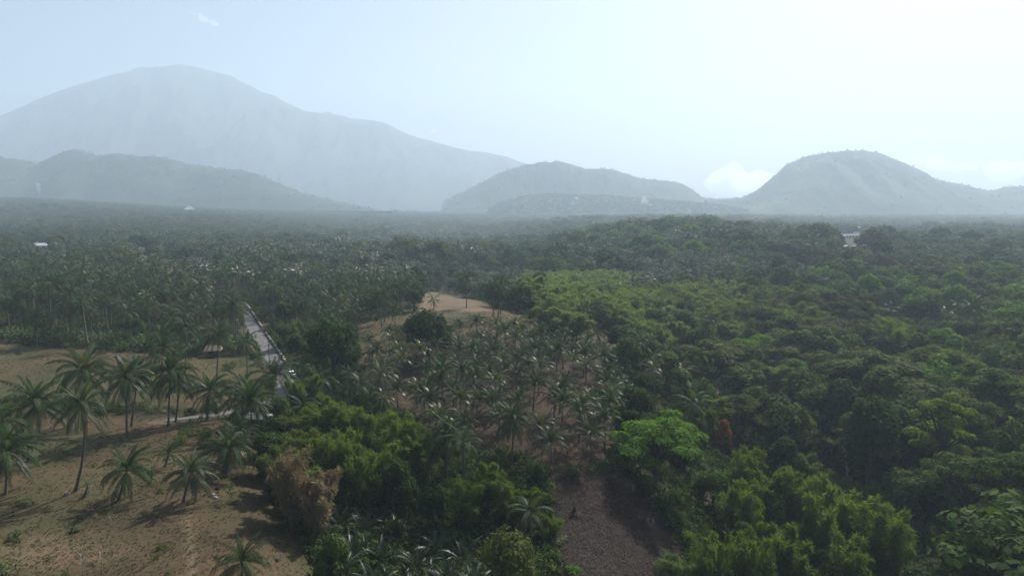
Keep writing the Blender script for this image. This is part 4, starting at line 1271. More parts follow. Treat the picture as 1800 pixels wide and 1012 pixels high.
b.leaves(np.c_[np.cos(a_) * q_ * .5, np.sin(a_) * q_ * .5, rng.uniform(.1, .8, n_)], np.c_[np.cos(a_) * .7, np.sin(a_) * .7, -.4 + 0 * a_], np.c_[-np.sin(a_) * .05, np.cos(a_) * .05, 0 * a_]); obj('straw', b.mesh('straw', ['dry_grass']), t, kind='stuff')

# ------------------------------------------------------------------ buildings
OPEN = []
def hip_house(px, py, D, w, d, wall_h, roof_h, rz, wall, roof, label, name='house', hip=.5, windows=3, cat='house', overhang=.6, z=None, lift=0, onhill=False):
    D0_ = D
    for _ in range(6):
        _, D1 = at(px, py + (wall_h + roof_h) * F / D, Hall if onhill else H0)
        D = .5 * D + .5 * float(np.clip(D1, D0_ * .6, D0_ * 1.7))
    k_ = D / D0_; w, d, wall_h, roof_h = w * k_, d * k_, wall_h * min(k_, 1.25), roof_h * k_
    x, y, _ = wpx(px, D, 0)
    OPEN.append((px, py + 5, w * F / D * .55, D))
    if py is not None:                      # the roof ridge is seen at this height
        dd = ray_dirs(px, py)
        z = CAMZ + dd[2] * (y / dd[1]) - wall_h - roof_h
        g = float(Hall([x], [y])[0]) if onhill else Hs(x, y)
        lift = float(np.clip(z - g, 0, 3)) + .5
        z = min(z, g + 3)
    t = thing(name, label, cat, (x, y, z), rz)
    b = MB(); b.box((0, 0, wall_h / 2 - lift / 2), (w, d, wall_h + lift)); obj('wall', b.mesh('wall', [wall]), t)
    b = MB()
    W, Dp = w / 2 + overhang, d / 2 + overhang
    rw = w / 2 * (1 - hip)
    v = [(-W, -Dp, wall_h), (W, -Dp, wall_h), (W, Dp, wall_h), (-W, Dp, wall_h), (-rw, 0, wall_h + roof_h), (rw, 0, wall_h + roof_h)]
    b.add([v[k] for k in (0, 1, 5, 4)], [(0, 1, 2, 3)]); b.add([v[k] for k in (2, 3, 4, 5)], [(0, 1, 2, 3)])
    b.add([v[1], v[2], v[5]], [(0, 1, 2)]); b.add([v[3], v[0], v[4]], [(0, 1, 2)])
    b.add(v[:4], [(3, 2, 1, 0)])
    rf = obj('roof', b.mesh('roof', [roof]), t)
    nr = max(int(w / 2.2), 3)
    for i in range(nr + 1):                 # raised sheet seams
        fx = -1 + 2 * i / nr
        c = MB(); c.tube([(fx * W, -Dp, wall_h + .03), (fx * rw, 0, wall_h + roof_h + .03)], [.10, .10], 4)
        obj('seam', c.mesh('seam', ['grey_roof']), rf)
    for i in range(windows):
        fx = (i + .5) / windows - .5
        c = MB(); c.box((fx * w, -d / 2 - .03, wall_h * .55), (w / windows * .45, .08, wall_h * .38)); wdw = obj('window', c.mesh('window', ['window']), t)
        c = MB(); c.box((fx * w, -d / 2 - .08, wall_h * .55 - wall_h * .21), (w / windows * .55, .12, .12)); obj('sill', c.mesh('sill', [wall]), wdw)
    c = MB(); c.box((w * .5 - 1.0, -d / 2 - .04, 1.05), (.95, .07, 2.1)); obj('door', c.mesh('door', ['timber']), t)
    EXPL.append((x, y, max(w, d) * .75))
    return t
hip_house(72, 427, 640, 15, 10, 3.0, 2.2, .12, 'cream_wall', 'white_roof', 'house with a bright white hipped sheet roof above the far palms', hip=.45)
hip_house(334, 360, 1350, 22, 20, 4, 11, .5, 'cream_wall', 'white_roof', 'tent shaped building with steep white roof in the hazy palm forest', hip=1.0, name='pavilion', cat='building')
hip_house(49, 348, 1750, 19, 12, 4, 3, .05, 'white_paint', 'white_roof', 'long white roofed building, farther from the smoke, at the hill foot', hip=.1, name='long_building', cat='building')
hip_house(63, 348, 1740, 17, 12, 4, 3, .05, 'white_paint', 'white_roof', 'long white roofed building beside the smoke at the hill foot', hip=.1, name='long_building', cat='building')
hip_house(118, 448, 560, 9, 6, 2.6, 1.5, .3, 'cream_wall', 'grey_roof', 'small grey roofed house half hidden among the far palms')
hip_house(1013, 347, 2500, 12, 8, 4, 2, .1, 'white_paint', 'white_roof', 'small white roof above the domed chapel on the hazy rise', onhill=True)
hip_house(1143, 359, 2500, 8, 7, 3, 2, .1, 'white_paint', 'white_roof', 'tiny white house beside the drifting smoke on the hazy rise', onhill=True)
hip_house(1287, 394, 900, 13, 8, 3, 2, .1, 'cream_wall', 'white_roof', 'pale roofed house peeping over the wooded ridge')
hip_house(1377, 395, 1000, 7, 6, 3, 1.6, .2, 'cream_wall', 'white_roof', 'tiny pale roof beyond the wooded ridge')
hip_house(1507, 398, 1050, 12, 7, 3, 1.4, .0, 'white_paint', 'white_roof', 'flat white roofed house behind the blue building')
hip_house(1471, 408, 760, 8, 8, 5, 2.4, .5, 'cream_wall', 'red_roof', 'two storey house with pink red roof in the village', hip=.2)
hip_house(1482, 412, 750, 4, 4, 3, 1.6, .1, 'white_paint', 'white_roof', 'little white gabled hut between the red roof and the blue building')
hip_house(1497, 411, 740, 17, 8, 4.2, 1.4, -.05, 'blue_wall', 'grey_roof', 'long pale blue building with a row of dark windows in the village', hip=.1, windows=5, name='long_building', cat='building')
hip_house(1516, 422, 640, 14, 8, 3, 2.2, .55, 'cream_wall', 'rust_roof', 'house with pinkish brown roof partly under palms in the village', hip=.15)
hip_house(1480, 429, 620, 9, 6, 2.8, 1.8, -.5, 'cream_wall', 'white_roof', 'small house with pale blue white roof below the village')
hip_house(1505, 431, 610, 6, 5, 2.6, 1.2, .3, 'cream_wall', 'white_roof', 'low white shed at the near side of the village', name='shed', cat='shed')
# domed chapel
x, y = at(1007, 360, Hall); z = float(Hall([x], [y])[0])
t = thing('chapel', 'white chapel with rounded dome and golden base on the hazy rise', 'chapel', (x, y, z), 0, (1.2, 1.2, 1.2)); EXPL.append((x, y, 10))
b = MB(); b.box((0, 0, 1), (11, 10, 14)); obj('wall', b.mesh('wall', ['white_paint']), t)
b = MB(); b.box((0, -.2, 8.1), (12, 11, .6)); obj('cornice', b.mesh('cornice', ['gold']), t)
b = MB(); b.tube([(0, 0, 8.4), (0, 0, 9.6), (0, 0, 11.4), (0, 0, 12.8), (0, 0, 13.7), (0, 0, 14)], [3.6, 4.4, 4.3, 3.2, 1.6, .1], 16); obj('dome', b.mesh('dome', ['white_roof'], True), t)
for k in (-3, 0, 3):
    b = MB(); b.box((k, -5.05, 4), (1.2, .1, 3)); obj('window', b.mesh('window', ['window']), t)

# thatched field hut by the banana row and the white roofed hut under the bushy palm
def hut(px, py, label, roofm, w=4.2, d=3.2, tarp=False, rz=.2, hh=2.1, rh=1.4):
    x, y = at(px, py); z = Hs(x, y); EXPL.append((x, y, 3.2))
    t = thing('hut', label, 'hut', (x, y, z), rz)
    for sx in (-1, 1):
        for sy in (-1, 1):
            b = MB(); b.tube([(sx * w / 2, sy * d / 2, -.3), (sx * w / 2, sy * d / 2, hh)], [.08, .07], 6); obj('post', b.mesh('post', ['pale_bark']), t)
    b = MB(); W, D2 = w / 2 + .4, d / 2 + .4
    b.add([(-W, -D2, hh), (W, -D2, hh), (W * .8, 0, hh + rh), (-W * .8, 0, hh + rh)], [(0, 1, 2, 3)]); b.add([(W, D2, hh), (-W, D2, hh), (-W * .8, 0, hh + rh), (W * .8, 0, hh + rh)], [(0, 1, 2, 3)])
    b.add([(W, -D2, hh), (W, D2, hh), (W * .8, 0, hh + rh)], [(0, 1, 2)]); b.add([(-W, D2, hh), (-W, -D2, hh), (-W * .8, 0, hh + rh)], [(0, 1, 2)])
    obj('roof', b.mesh('roof', [roofm]), t)
    b = MB(); b.box((0, 0, .35), (w * .85, d * .8, .12)); obj('bench', b.mesh('bench', ['timber']), t)
    b = MB(); b.box((0, d / 2 - .05, 1.0), (w * .95, .08, 1.8)); obj('wall', b.mesh('wall', ['timber']), t)
    if tarp:
        b = MB(); b.add([(-1.2, -D2 - .05, hh + .05), (1.0, -D2 - .05, hh + .1), (.8, -.3, hh + rh * .8), (-.9, -.3, hh + rh * .8)], [(0, 1, 2, 3)]); obj('tarpaulin', b.mesh('tarpaulin', ['orange_cloth']), t)
hut(376, 624, 'open thatched hut beneath the banana row palms', 'thatch')
hut(455, 748, 'small hut with white sheet roof half hidden under the broad bushy palm', 'white_roof', 5.2, 3.4, rz=-.3, hh=2.0, rh=.7)

# white car near the end of the parapet
x, y = at(512, 662); z = Hs(x, y) + .15; EXPL.append((x, y, 2.5))
car = thing('parked_car', 'white car on the shaded road end under the plume shaped bamboo', 'car', (x, y, z), 2.3)
b = MB()
sec = [(-2.1, .55, .75), (-1.95, .35, .95), (-1.2, .32, 1.0), (-.9, .32, 1.02), (.9, .32, 1.02), (1.3, .32, .98), (2.0, .36, .88), (2.15, .5, .72)]
vs = []
for (sx, lo, hi) in sec:
    vs += [(sx, -.82, lo), (sx, .82, lo), (sx, .80, hi), (sx, -.80, hi)]
f = [(i * 4 + k, i * 4 + (k + 1) % 4, (i + 1) * 4 + (k + 1) % 4, (i + 1) * 4 + k) for i in range(7) for k in range(4)] + [(0, 3, 2, 1), (28, 29, 30, 31)]
b.add(vs, f)
b.add([(-1.5, -.72, 1.0), (-1.5, .72, 1.0), (1.2, .72, 1.0), (1.2, -.72, 1.0), (-1.15, -.62, 1.48), (-1.15, .62, 1.48), (.45, .62, 1.5), (.45, -.62, 1.5)], [(4, 7, 6, 5)])
obj('body', b.mesh('body', ['white_paint']), car)
b = MB(); b.add([(-1.5, -.72, 1.0), (-1.5, .72, 1.0), (1.2, .72, 1.0), (1.2, -.72, 1.0), (-1.15, -.62, 1.47), (-1.15, .62, 1.47), (.45, .62, 1.49), (.45, -.62, 1.49)], [(0, 1, 5, 4), (1, 2, 6, 5), (2, 3, 7, 6), (3, 0, 4, 7)]); obj('window_band', b.mesh('window_band', ['car_glass']), car)
for sx in (-1.35, 1.35):
    for sy in (-.8, .8):
        b = MB(); b.tube([(sx, sy - .1, .32), (sx, sy + .1, .32)], [.32, .32], 12)
        w_ = obj('wheel', b.mesh('tyre', ['rubber']), car)
        b = MB(); b.tube([(sx, sy + .11 * (1 if sy > 0 else -1), .32), (sx, sy + .125 * (1 if sy > 0 else -1), .32)], [.18, .02], 10); obj('rim', b.mesh('rim', ['grey_roof']), w_)
for sy in (-.6, .6):
    b = MB(); b.box((2.13, sy, .68), (.06, .3, .14)); obj('headlight', b.mesh('headlight', ['lamp_glass']), car)
# ------------------------------------------------------------------ the woods
def rect(x0, y0, x1, y1):
    return lambda px, py: (px >= x0) & (px < x1) & (py >= y0) & (py < y1)
# (test on where the crown shows, plant mix {kind: share}, tones, height range, spacing keep, phrase)
WOODS = [
 ('the far rows above the glades', rect(-300, 425, 700, 470), dict(palm=.80, broad=.2), ('mid', 'dark', 'olive'), (10, 14)),
 ('the scrub beyond the parapet', rect(440, 545, 545, 640), dict(palm=.12, broad=.18), ('mid', 'olive'), (6, 9)),
 ('the grove beside the road', rect(200, 466, 480, 640), dict(palm=.96, broad=.04), ('mid', 'dark'), (8, 14)),
 ('the grove behind the banana row', rect(-300, 466, 200, 640), dict(palm=.97, broad=.03), ('mid', 'dark'), (8.5, 15)),
 ('the grove behind the brown slope', rect(480, 466, 735, 600), dict(palm=.82, broad=.18), ('dark', 'mid'), (8, 12)),
 ('the thicket around the mango', rect(480, 600, 700, 705), dict(palm=.40, broad=.35, bamboo=.1), ('dark', 'mid'), (4, 7)),
 ('the green bamboo mass', rect(455, 700, 790, 880), dict(bamboo=.85, broad=.15), ('dark',), (7, 10)),
 ('the wet hollow', rect(540, 870, 980, 1300), dict(broad=.5), ('dark',), (3, 6)),
 ('the trees behind the reddish earth', rect(735, 470, 930, 545), dict(palm=.35, broad=.65), ('dark', 'mid'), (6, 10)),
 ('the pale bamboo belt', rect(930, 488, 1110, 572), dict(bamboo=.97, broad=.03), ('bamboo_pale',), (13, 17)),
 ('the belt above the ravine', rect(1110, 515, 1325, 605), dict(bamboo=.86, broad=.12, palm=.02), ('bamboo_pale', 'bamboo_olive'), (13, 17)),
 ('the palm band behind the pale bamboo', rect(1110, 462, 1420, 520), dict(palm=.62, broad=.38), ('dark', 'mid'), (11, 14)),
 ('the bright woods', rect(1320, 495, 1640, 562), dict(broad=.85, bamboo=.1, palm=.05), ('bright', 'mid', 'mid'), (14, 20)),
 ('the woods near the lone palm', rect(1640, 495, 2200, 600), dict(broad=.45, palm=.2, bamboo=.2, umbrella=.15), ('mid', 'bright', 'olive'), (14, 20)),
 ('the thicket above the ravine', rect(1080, 580, 1200, 745), dict(broad=.6, bamboo=.15, palm=.18), ('dark', 'mid'), (8, 13)),
 ('the greyish tree woods', rect(1325, 560, 1560, 680), dict(broad=.34, bamboo=.38, umbrella=.28), ('mid', 'olive', 'bright', 'bamboo_olive'), (14, 21)),
 ('the mixed bamboo woods', rect(1560, 600, 2200, 700), dict(broad=.30, bamboo=.45, umbrella=.25), ('mid', 'olive', 'bright', 'olive', 'bamboo_olive', 'bamboo'), (14, 20)),
 ('the slope under the layered olive tree', rect(1200, 600, 1330, 740), dict(broad=.7, bamboo=.15, palm=.1), ('dark', 'mid', 'olive'), (10, 16)),
 ('the upper ravine', rect(1325, 680, 1560, 800), dict(broad=.58, umbrella=.34, bamboo=.08), ('dark', 'mid', 'olive', 'olive'), (15, 22)),
 ('the ravine by the yellow tree', rect(1560, 700, 2200, 800), dict(broad=.45, umbrella=.3, bamboo=.25), ('mid', 'olive', 'bright', 'dark'), (14, 20)),
 ('the deep ravine', rect(1560, 800, 2300, 1300), dict(broad=.7, umbrella=.15), ('dark', 'dark', 'mid'), (10, 17)),
 ('the slope past the ploughed patch', rect(1120, 745, 1300, 960), dict(broad=.8, bamboo=.1), ('dark', 'mid'), (7, 12)),
 ('the big bamboo stand', rect(1240, 760, 1560, 1300), dict(bamboo=.6, broad=.4), ('dark', 'bamboo'), (7, 11)),
 ('the middle valley', rect(600, 395, 960, 500), dict(broad=.74, palm=.18, umbrella=.08), ('dark', 'mid', 'mid', 'olive'), (10, 18)),
 ('the ridge below the chapel', rect(930, 380, 1260, 500), dict(broad=.84, palm=.08, umbrella=.06, bamboo=.02), ('mid', 'mid', 'bright', 'dark'), (11, 19)),
 ('the woods in front of the village', rect(1260, 425, 1620, 500), dict(broad=.78, palm=.13, umbrella=.06, bamboo=.03), ('dark', 'mid', 'olive', 'brown'), (12, 20)),
 ('the woods on the plain', rect(1620, 405, 2300, 500), dict(broad=.76, palm=.15, umbrella=.08), ('dark', 'mid', 'olive'), (12, 20)),
]
FAR_L = (dict(palm=.72, broad=.24, umbrella=.04), ('dark', 'mid', 'olive'), (10, 14))
FAR_M = (dict(palm=.35, broad=.60, umbrella=.05), ('dark', 'mid', 'olive'), (10, 15))
FAR_R = (dict(palm=.5, broad=.48, umbrella=.02), ('dark', 'mid', 'olive'), (10, 15))

cand = []
def band(d0, d1, sp, jit=.42):
    y = d0
    while y < d1:
        half = (y + 40) * (.98 if y < 2500 else .86) + 14
        n = int(2 * half / sp)
        xs = -half + (np.arange(n) + rng.uniform(-jit, jit, n)) * sp + (sp / 2 if int(y / sp) % 2 else 0)
        cand.append(np.c_[xs, y + rng.uniform(-jit, jit, n) * sp, np.full(n, sp)])
        y += sp * .9
band(74, 200, 7.0); band(200, 480, 7.4); band(480, 1200, 8.8); band(1200, 2500, 13.5); band(2500, 3700, 20)
cand = np.concatenate(cand)
X, Y = cand[:, 0], cand[:, 1]
Z = H(X, Y)
zq = zones(X, Y)
bx, by = project(X, Y, Z)
cx, cy2 = project(X, Y, Z + 7)
tx_, ty_ = project(X, Y, Z + 11)
keep = (zq == 0) & (bx > -520) & (bx < 2320) & (road_dist(X, Y) > 2.8)
for P in (P_TERRACE, P_CLEAR, P_RED, P_PLOUGH, P_FIELD, P_CLEAR2, P_GROVE):
    keep &= ~(inside(P, cx, cy2) & (Y < 420))
ROAD_VIEW = poly_px([(418, 545), (432, 545), (508, 640), (515, 665), (478, 665), (440, 600)])
keep &= ~((inside(ROAD_VIEW, cx, cy2) | inside(ROAD_VIEW, tx_, ty_) | inside(ROAD_VIEW, bx, by)) & (Y < 400))
keep &= ~((cx > 430) & (cx < 630) & (cy2 > 545) & (cy2 < 640) & (rng.random(len(X)) < .25))
big = (cx > 1080) & (Y < 480) & ~((cx < 1325) & (cy2 > 488) & (cy2 < 600))
keep &= ~(big & (rng.random(len(X)) < .56))
keep &= ~((cx < 735) & (Y > 205) & (Y < 480) & (rng.random(len(X)) < .22))
clear_n = fbm(X / 95, Y / 130, 3, 61)
keep &= ~((Y > 560) & (clear_n < -.33) & (rng.random(len(X)) < .93))
keep &= ~((bx < 480) & (by > 640) & (Y < 200))            # the ditch and pasture carry only what was placed by hand
ex = np.array(EXPL)
for i0 in range(0, len(X), 20000):
    s_ = slice(i0, i0 + 20000)
    m = Y[s_] < 1900
    d2 = (X[s_, None] - ex[None, :, 0]) ** 2 + (Y[s_, None] - ex[None, :, 1]) ** 2
    keep[s_] &= ~(((d2 < (ex[None, :, 2] + 1.0) ** 2).any(1)) & m)
X, Y, Z, SPC = X[keep], Y[keep], Z[keep], cand[keep, 2]
# keep open the lines of sight to the buildings
bx, by = project(X, Y, Z); cx, cy2 = project(X, Y, Z + 7); _, ty2 = project(X, Y, Z + 16)
OPEN.append((1010, 358, 14, 2500))
kp = np.ones(len(X), bool)
for ox, oy, ow, od in OPEN:
    kp &= ~((np.abs(bx - ox) < ow) & (Y < od + 8) & (Y > od * .5) & (ty2 < oy + 3) & (by > oy - 2))
X, Y, Z, SPC, cx, cy2 = X[kp], Y[kp], Z[kp], SPC[kp], cx[kp], cy2[kp]
print('woods candidates', len(X))

mixn = fbm(X / 70, Y / 90, 3, 77)
tonen = fbm(X / 60, Y / 80, 3, 91)
wood_id = np.full(len(X), -1)
for k in range(len(WOODS) - 1, -1, -1):
    wood_id[WOODS[k][1](cx, cy2) & (Y < 1300)] = k
KINDS = ('palm', 'broad', 'umbrella', 'bamboo')
plants = []
for i in np.argsort(Y):
    k = wood_id[i]
    if k >= 0:
        ph, _, mix, tones, (h0, h1) = WOODS[k]
    else:
        mix, tones, (h0, h1) = FAR_L if cx[i] < 620 else FAR_M if cx[i] < 1200 else FAR_R
        ph = 'the distant woods'
    p = dict(mix)
    if Y[i] > 350 and (cx[i] < 800 or Y[i] > 1200) and 'palm' in p and 'broad' in p:         # groves and woods form patches
        sft = float(np.clip(mixn[i] * .9, -.5, .5))
        if sft > 0: mv = p['broad'] * sft * 1.4; p['broad'] -= mv; p['palm'] += mv
        else: mv = p['palm'] * -sft * 1.2; p['palm'] -= mv; p['broad'] += mv
    r = random.random(); kind = None
    for kk in KINDS:
        r -= p.get(kk, 0)
        if r < 0:
            kind = kk; break
    if kind is None:
        continue
    if kind == 'palm':
        tone = random.choice(('palm', 'palm_blue', 'palm_blue', 'palm')) if random.random() > .06 else 'palm_yellow'
    elif kind == 'bamboo':
        bt = [t for t in tones if t.startswith('bamboo')] or ['bamboo', 'bamboo_olive', 'bamboo']
        tone = random.choice(bt)
    else:
        bt = [t for t in tones if not t.startswith('bamboo')] or ['mid']
        tone = random.choice(bt)
        if kind == 'umbrella' and random.random() < .2: tone = 'brown' if Y[i] > 300 and random.random() < .3 else 'olive'
    hgt = random.uniform(h0, h1) * (random.uniform(1.0, 1.3) if cx[i] > 1200 and Y[i] < 480 else 1)
    if Y[i] > 420 and kind in ('broad', 'umbrella'):
        hgt *= .62 + .75 * random.random() ** 2.2 + .25 * max(mixn[i], 0)
        if tonen[i] > .35: tone = 'dark'
        elif tonen[i] < -.4: tone = random.choice(('bright', 'olive', 'mid'))
    plants.append((kind, tone, X[i], Y[i], Z[i], hgt, SPC[i], ph))
print({k: sum(1 for p in plants if p[0] == k) for k in KINDS})

# ONE prototype collection for the masses past the first three hundred of each kind
protos = bpy.data.collections.new('plant kinds')
PROTO = {}
def add_proto(key, parts):
    """join crown and trunk into one mesh"""
    vs, fs, ms, mats, n = [], [], [], [], 0
    for me_, mtx in parts:
        co = np.empty(len(me_.vertices) * 3); me_.vertices.foreach_get('co', co); co = co.reshape(-1, 3)
        if mtx is not None: co = co @ mtx[:3, :3].T + mtx[:3, 3]
        vs.append(co)
        for pl in me_.polygons: fs.append([k + n for k in pl.vertices])
        ms += [len(mats)] * len(me_.polygons); mats.append(me_.materials[0]); n += len(co)
    me2 = bpy.data.meshes.new('plant')
    me2.from_pydata(np.concatenate(vs).tolist(), [], fs)
    for m_ in mats: me2.materials.append(m_)
    me2.polygons.foreach_set('material_index', ms); me2.update()
    idx = len(PROTO)
    o = bpy.data.objects.new(f'plant_kind_{idx:03d}', me2)
    protos.objects.link(o)
    PROTO[key] = idx
_far_cm = [crown_mb(15, True, 31), crown_mb(17, True, 32)]
for tone in ('palm', 'palm_blue', 'palm_yellow'):
    for v in range(2):
        cmsh = _far_cm[v].mesh('palm_crown', [tone])
        tm, top, hh, _ = TRUNK[2 + v]
        PALMH = hh
        add_proto(('palm', tone, v), [(cmsh, rotz(0, tuple(top))), (tm, None)])
_far_bl = [broadleaf(500 + i, 950, .95, rx, rz_, h, lob, limb=False) for i, (rx, rz_, h, lob) in enumerate(((4.8, 3.8, 9.5, 15), (4.2, 4.4, 11, 13), (5.2, 3.2, 9, 16)))]
_far_um = [umbrella(520, 900, .85, 6.5, 9, 14, 1.2)]
_far_bb = [bamboo(530, 8, 1300, 11, 3.4, .9, .2)]
for tone in ('dark', 'mid', 'olive', 'bright', 'brown', 'yellow'):
    for v in range(3):
        add_proto(('broad', tone, v), [(_far_bl[v][0].mesh('c', [tone]), None), (_far_bl[v][1].mesh('t', ['bark']), None)])
    add_proto(('umbrella', tone, 0), [(_far_um[0][0].mesh('c', [tone]), None), (_far_um[0][1].mesh('t', ['bark']), None)])
for tone in ('bamboo', 'bamboo_pale', 'bamboo_olive'):
    add_proto(('bamboo', tone, 0), [(_far_bb[0][0].mesh('c', [tone]), None), (_far_bb[0][1].mesh('t', ['culm']), None)])

def scatter(name, rows, label=None, cat=None):
    """rows: x y z scale_xy scale_z rot kind-index: one object of many plants nobody could count"""
    rows = np.array(rows, float)
    me = bpy.data.meshes.new(name)
    me.from_pydata(rows[:, :3].tolist(), [], [])
    a = me.attributes.new('kind_index', 'INT', 'POINT'); a.data.foreach_set('value', rows[:, 6].astype(np.int32))
    a = me.attributes.new('rot', 'FLOAT_VECTOR', 'POINT'); a.data.foreach_set('vector', np.c_[rows[:, 5] * 0, rows[:, 5] * 0, rows[:, 5]].astype(np.float32).ravel())
    a = me.attributes.new('size', 'FLOAT_VECTOR', 'POINT'); a.data.foreach_set('vector', np.c_[rows[:, 3], rows[:, 3], rows[:, 4]].astype(np.float32).ravel())
    o = obj(name, me, kind='stuff')
    if label: o['label'] = label
    if cat: o['category'] = cat
    ng = bpy.data.node_groups.new(name, 'GeometryNodeTree')
    ng.interface.new_socket('Geometry', in_out='INPUT', socket_type='NodeSocketGeometry')
    ng.interface.new_socket('Geometry', in_out='OUTPUT', socket_type='NodeSocketGeometry')
    gi, go = ng.nodes.new('NodeGroupInput'), ng.nodes.new('NodeGroupOutput')
    m2p = ng.nodes.new('GeometryNodeMeshToPoints')
    iop = ng.nodes.new('GeometryNodeInstanceOnPoints')
    ci = ng.nodes.new('GeometryNodeCollectionInfo')
    ci.inputs['Collection'].default_value = protos
    ci.inputs['Separate Children'].default_value = True
    ci.inputs['Reset Children'].default_value = True
    def attr(nm, t):
        n = ng.nodes.new('GeometryNodeInputNamedAttribute'); n.data_type = t; n.inputs['Name'].default_value = nm; return n.outputs[0]
    e2r = ng.nodes.new('FunctionNodeEulerToRotation')
    ng.links.new(gi.outputs[0], m2p.inputs[0]); ng.links.new(m2p.outputs[0], iop.inputs['Points'])
    ng.links.new(ci.outputs[0], iop.inputs['Instance']); iop.inputs['Pick Instance'].default_value = True
    ng.links.new(attr('kind_index', 'INT'), iop.inputs['Instance Index'])
    ng.links.new(attr('rot', 'FLOAT_VECTOR'), e2r.inputs[0]); ng.links.new(e2r.outputs[0], iop.inputs['Rotation'])
    ng.links.new(attr('size', 'FLOAT_VECTOR'), iop.inputs['Scale'])
    ng.links.new(iop.outputs[0], go.inputs[0])
    md = o.modifiers.new('plants', 'NODES'); md.node_group = ng
    return o

SHORT = {'palm': 'palm', 'broad': 'round tree', 'umbrella': 'flat tree', 'bamboo': 'bamboo'}
def height_word(kind, h):
    return ('tall' if h > 11.3 else 'short' if h < 9 else 'middling') if kind == 'palm' else ('tall' if h > 13.5 else 'low' if h < 9 else 'middling')
_nx = np.array([(p[2], p[3]) for p in plants])
def neighbour(i):
    d2 = ((_nx - _nx[i]) ** 2).sum(1); d2[i] = 1e9
    j = int(np.argmin(d2)); q = plants[j]
    w = 'beyond' if _nx[i][1] > _nx[j][1] else 'before'
    hw, tw = height_word(q[0], q[5]), TONE_WORD[q[1]].replace(' coloured', '')
    return [f"{w} a {hw} {tw} {SHORT[q[0]]}", f"{w} one {tw} {SHORT[q[0]]}", f"{w} a {hw} {SHORT[q[0]]}", f"{w} a {SHORT[q[0]]}"]
def fit(a, b, c):
    for t in [f"{a} {q} {c}" for q in b] + [f"{a} {c}"]:
        if len(t.split()) <= 16:
            return t
    return t
QUOTA = {'palm': 250, 'broad': 240, 'umbrella': 60, 'bamboo': 230}
used = dict.fromkeys(KINDS, 0)
mass = {'palm_forest': [], 'mixed_forest': [], 'bamboo_thicket': []}
for pi, (kind, tone, x, y, z, h, sp, ph) in enumerate(plants):
    rz = random.uniform(0, 6.28)
    far = min(sp / 8.8, 1.8) if sp > 9 else 1.0
    px_, py_ = project(x, y, z + h)
    if used[kind] < QUOTA[kind] and -20 < px_ < 1820 and py_ < 1030:
        used[kind] += 1
        if kind == 'palm':
            v = random.randint(0, len(TRUNK) - 1)
            tm, top, th, lean = TRUNK[v]
            s = h / th
            lw = 'leaning' if lean > .9 else 'straight'
            t = thing('coconut_palm', fit(f"{height_word(kind, h)} {lw} palm", neighbour(pi), 'in ' + ph), 'palm tree', (x, y, z), rz, (1, 1, 1), 'coconut palms in ' + ph)
            obj('trunk', tm, t, scale=(s, s, s))
            cs = random.uniform(1.1, 1.42)
            obj('crown', random.choice(CROWN[tone]), t, tuple(Vector(top) * s), (random.gauss(0, .12), random.gauss(0, .12), random.uniform(0, 6.28)), (cs, cs, cs * random.uniform(.9, 1.1)))
        else:
            i = random.randint(0, {'broad': 4, 'umbrella': 2, 'bamboo': 3}[kind])
            w = h * random.uniform(.85, 1.15) if kind == 'broad' else h * random.uniform(1.1, 1.5) if kind == 'umbrella' else h * random.uniform(.8, 1.1)
            sx, sz = w / KW[kind][i], h / KH[kind][i]
            nm = {'broad': 'round crowned tree', 'umbrella': 'flat topped tree', 'bamboo': 'bamboo clump'}[kind]
            put_tree(kind, tone, i, x, y, sx, sz, fit(f"{height_word(kind, h)} {TONE_WORD[tone].replace(' coloured', '')} {SHORT[kind]}", neighbour(pi), 'in ' + ph), f"{nm}s in {ph}", rz, z=z)
    else:
        if kind == 'palm':
            v = random.randint(0, 1); s = h / (11 if v == 0 else 12.5) * random.uniform(.9, 1.1)
            mass['palm_forest'].append((x, y, z, s * 1.25 * far ** .6, s * 1.05, rz, PROTO[('palm', tone, v)]))
        elif kind == 'bamboo':
            s = h / 11
            mass['bamboo_thicket'].append((x, y, z, s * 1.1, s, rz, PROTO[('bamboo', tone, 0)]))
        else:
            v = random.randint(0, 2) if kind == 'broad' else 0
            s = h / 10
            mass['mixed_forest'].append((x, y, z, s * random.uniform(.9, 1.2) * far ** .8, s, rz, PROTO[(kind, tone, v)]))

# trees over the hills and the plain's far rim
for name, HX, HY, HZ, D0 in HILLS:
    if name == 'mountain' or name == 'far_peak' or name == 'foothill':
        continue
    n1, n2 = HX.shape
    cnt_ = 300 if D0 > 3300 else 4200
    ri = rng.integers(4, int(n1 * .62), cnt_); ci_ = rng.integers(0, n2, cnt_)
    mid = int(np.argmax(HZ[:, n2 // 2]))
    rr_ = np.full(n2 // 2, mid); cc_ = rng.integers(0, n2, n2 // 2)
    ri, ci_ = np.r_[ri, rr_], np.r_[ci_, cc_]
    for a, b in zip(ri, ci_):
        if HZ[a, b] < 20: continue
        t = random.choice(('dark', 'dark', 'mid'))
        s = random.uniform(.5, 1.25) * (.8 if a == mid else 1.0)
        key = ('broad', t, random.randint(0, 2)) if random.random() < .8 else ('palm', 'palm', 0)
        mass['mixed_forest'].append((HX[a, b] + random.uniform(-4, 4), HY[a, b], HZ[a, b] - (1.2 if a == mid else 3.0) * s, s * 1.3, s, random.uniform(0, 6.28), PROTO[key]))
print('individuals', used, 'mass', {k: len(v) for k, v in mass.items()})
for k, lab in (('palm_forest', 'hazy mass of coconut palms covering the plain'), ('mixed_forest', 'hazy mass of round crowned trees over valley and hills'), ('bamboo_thicket', 'feathery mass of bamboo between the trees')):
    if mass[k]:
        scatter(k, mass[k], lab)

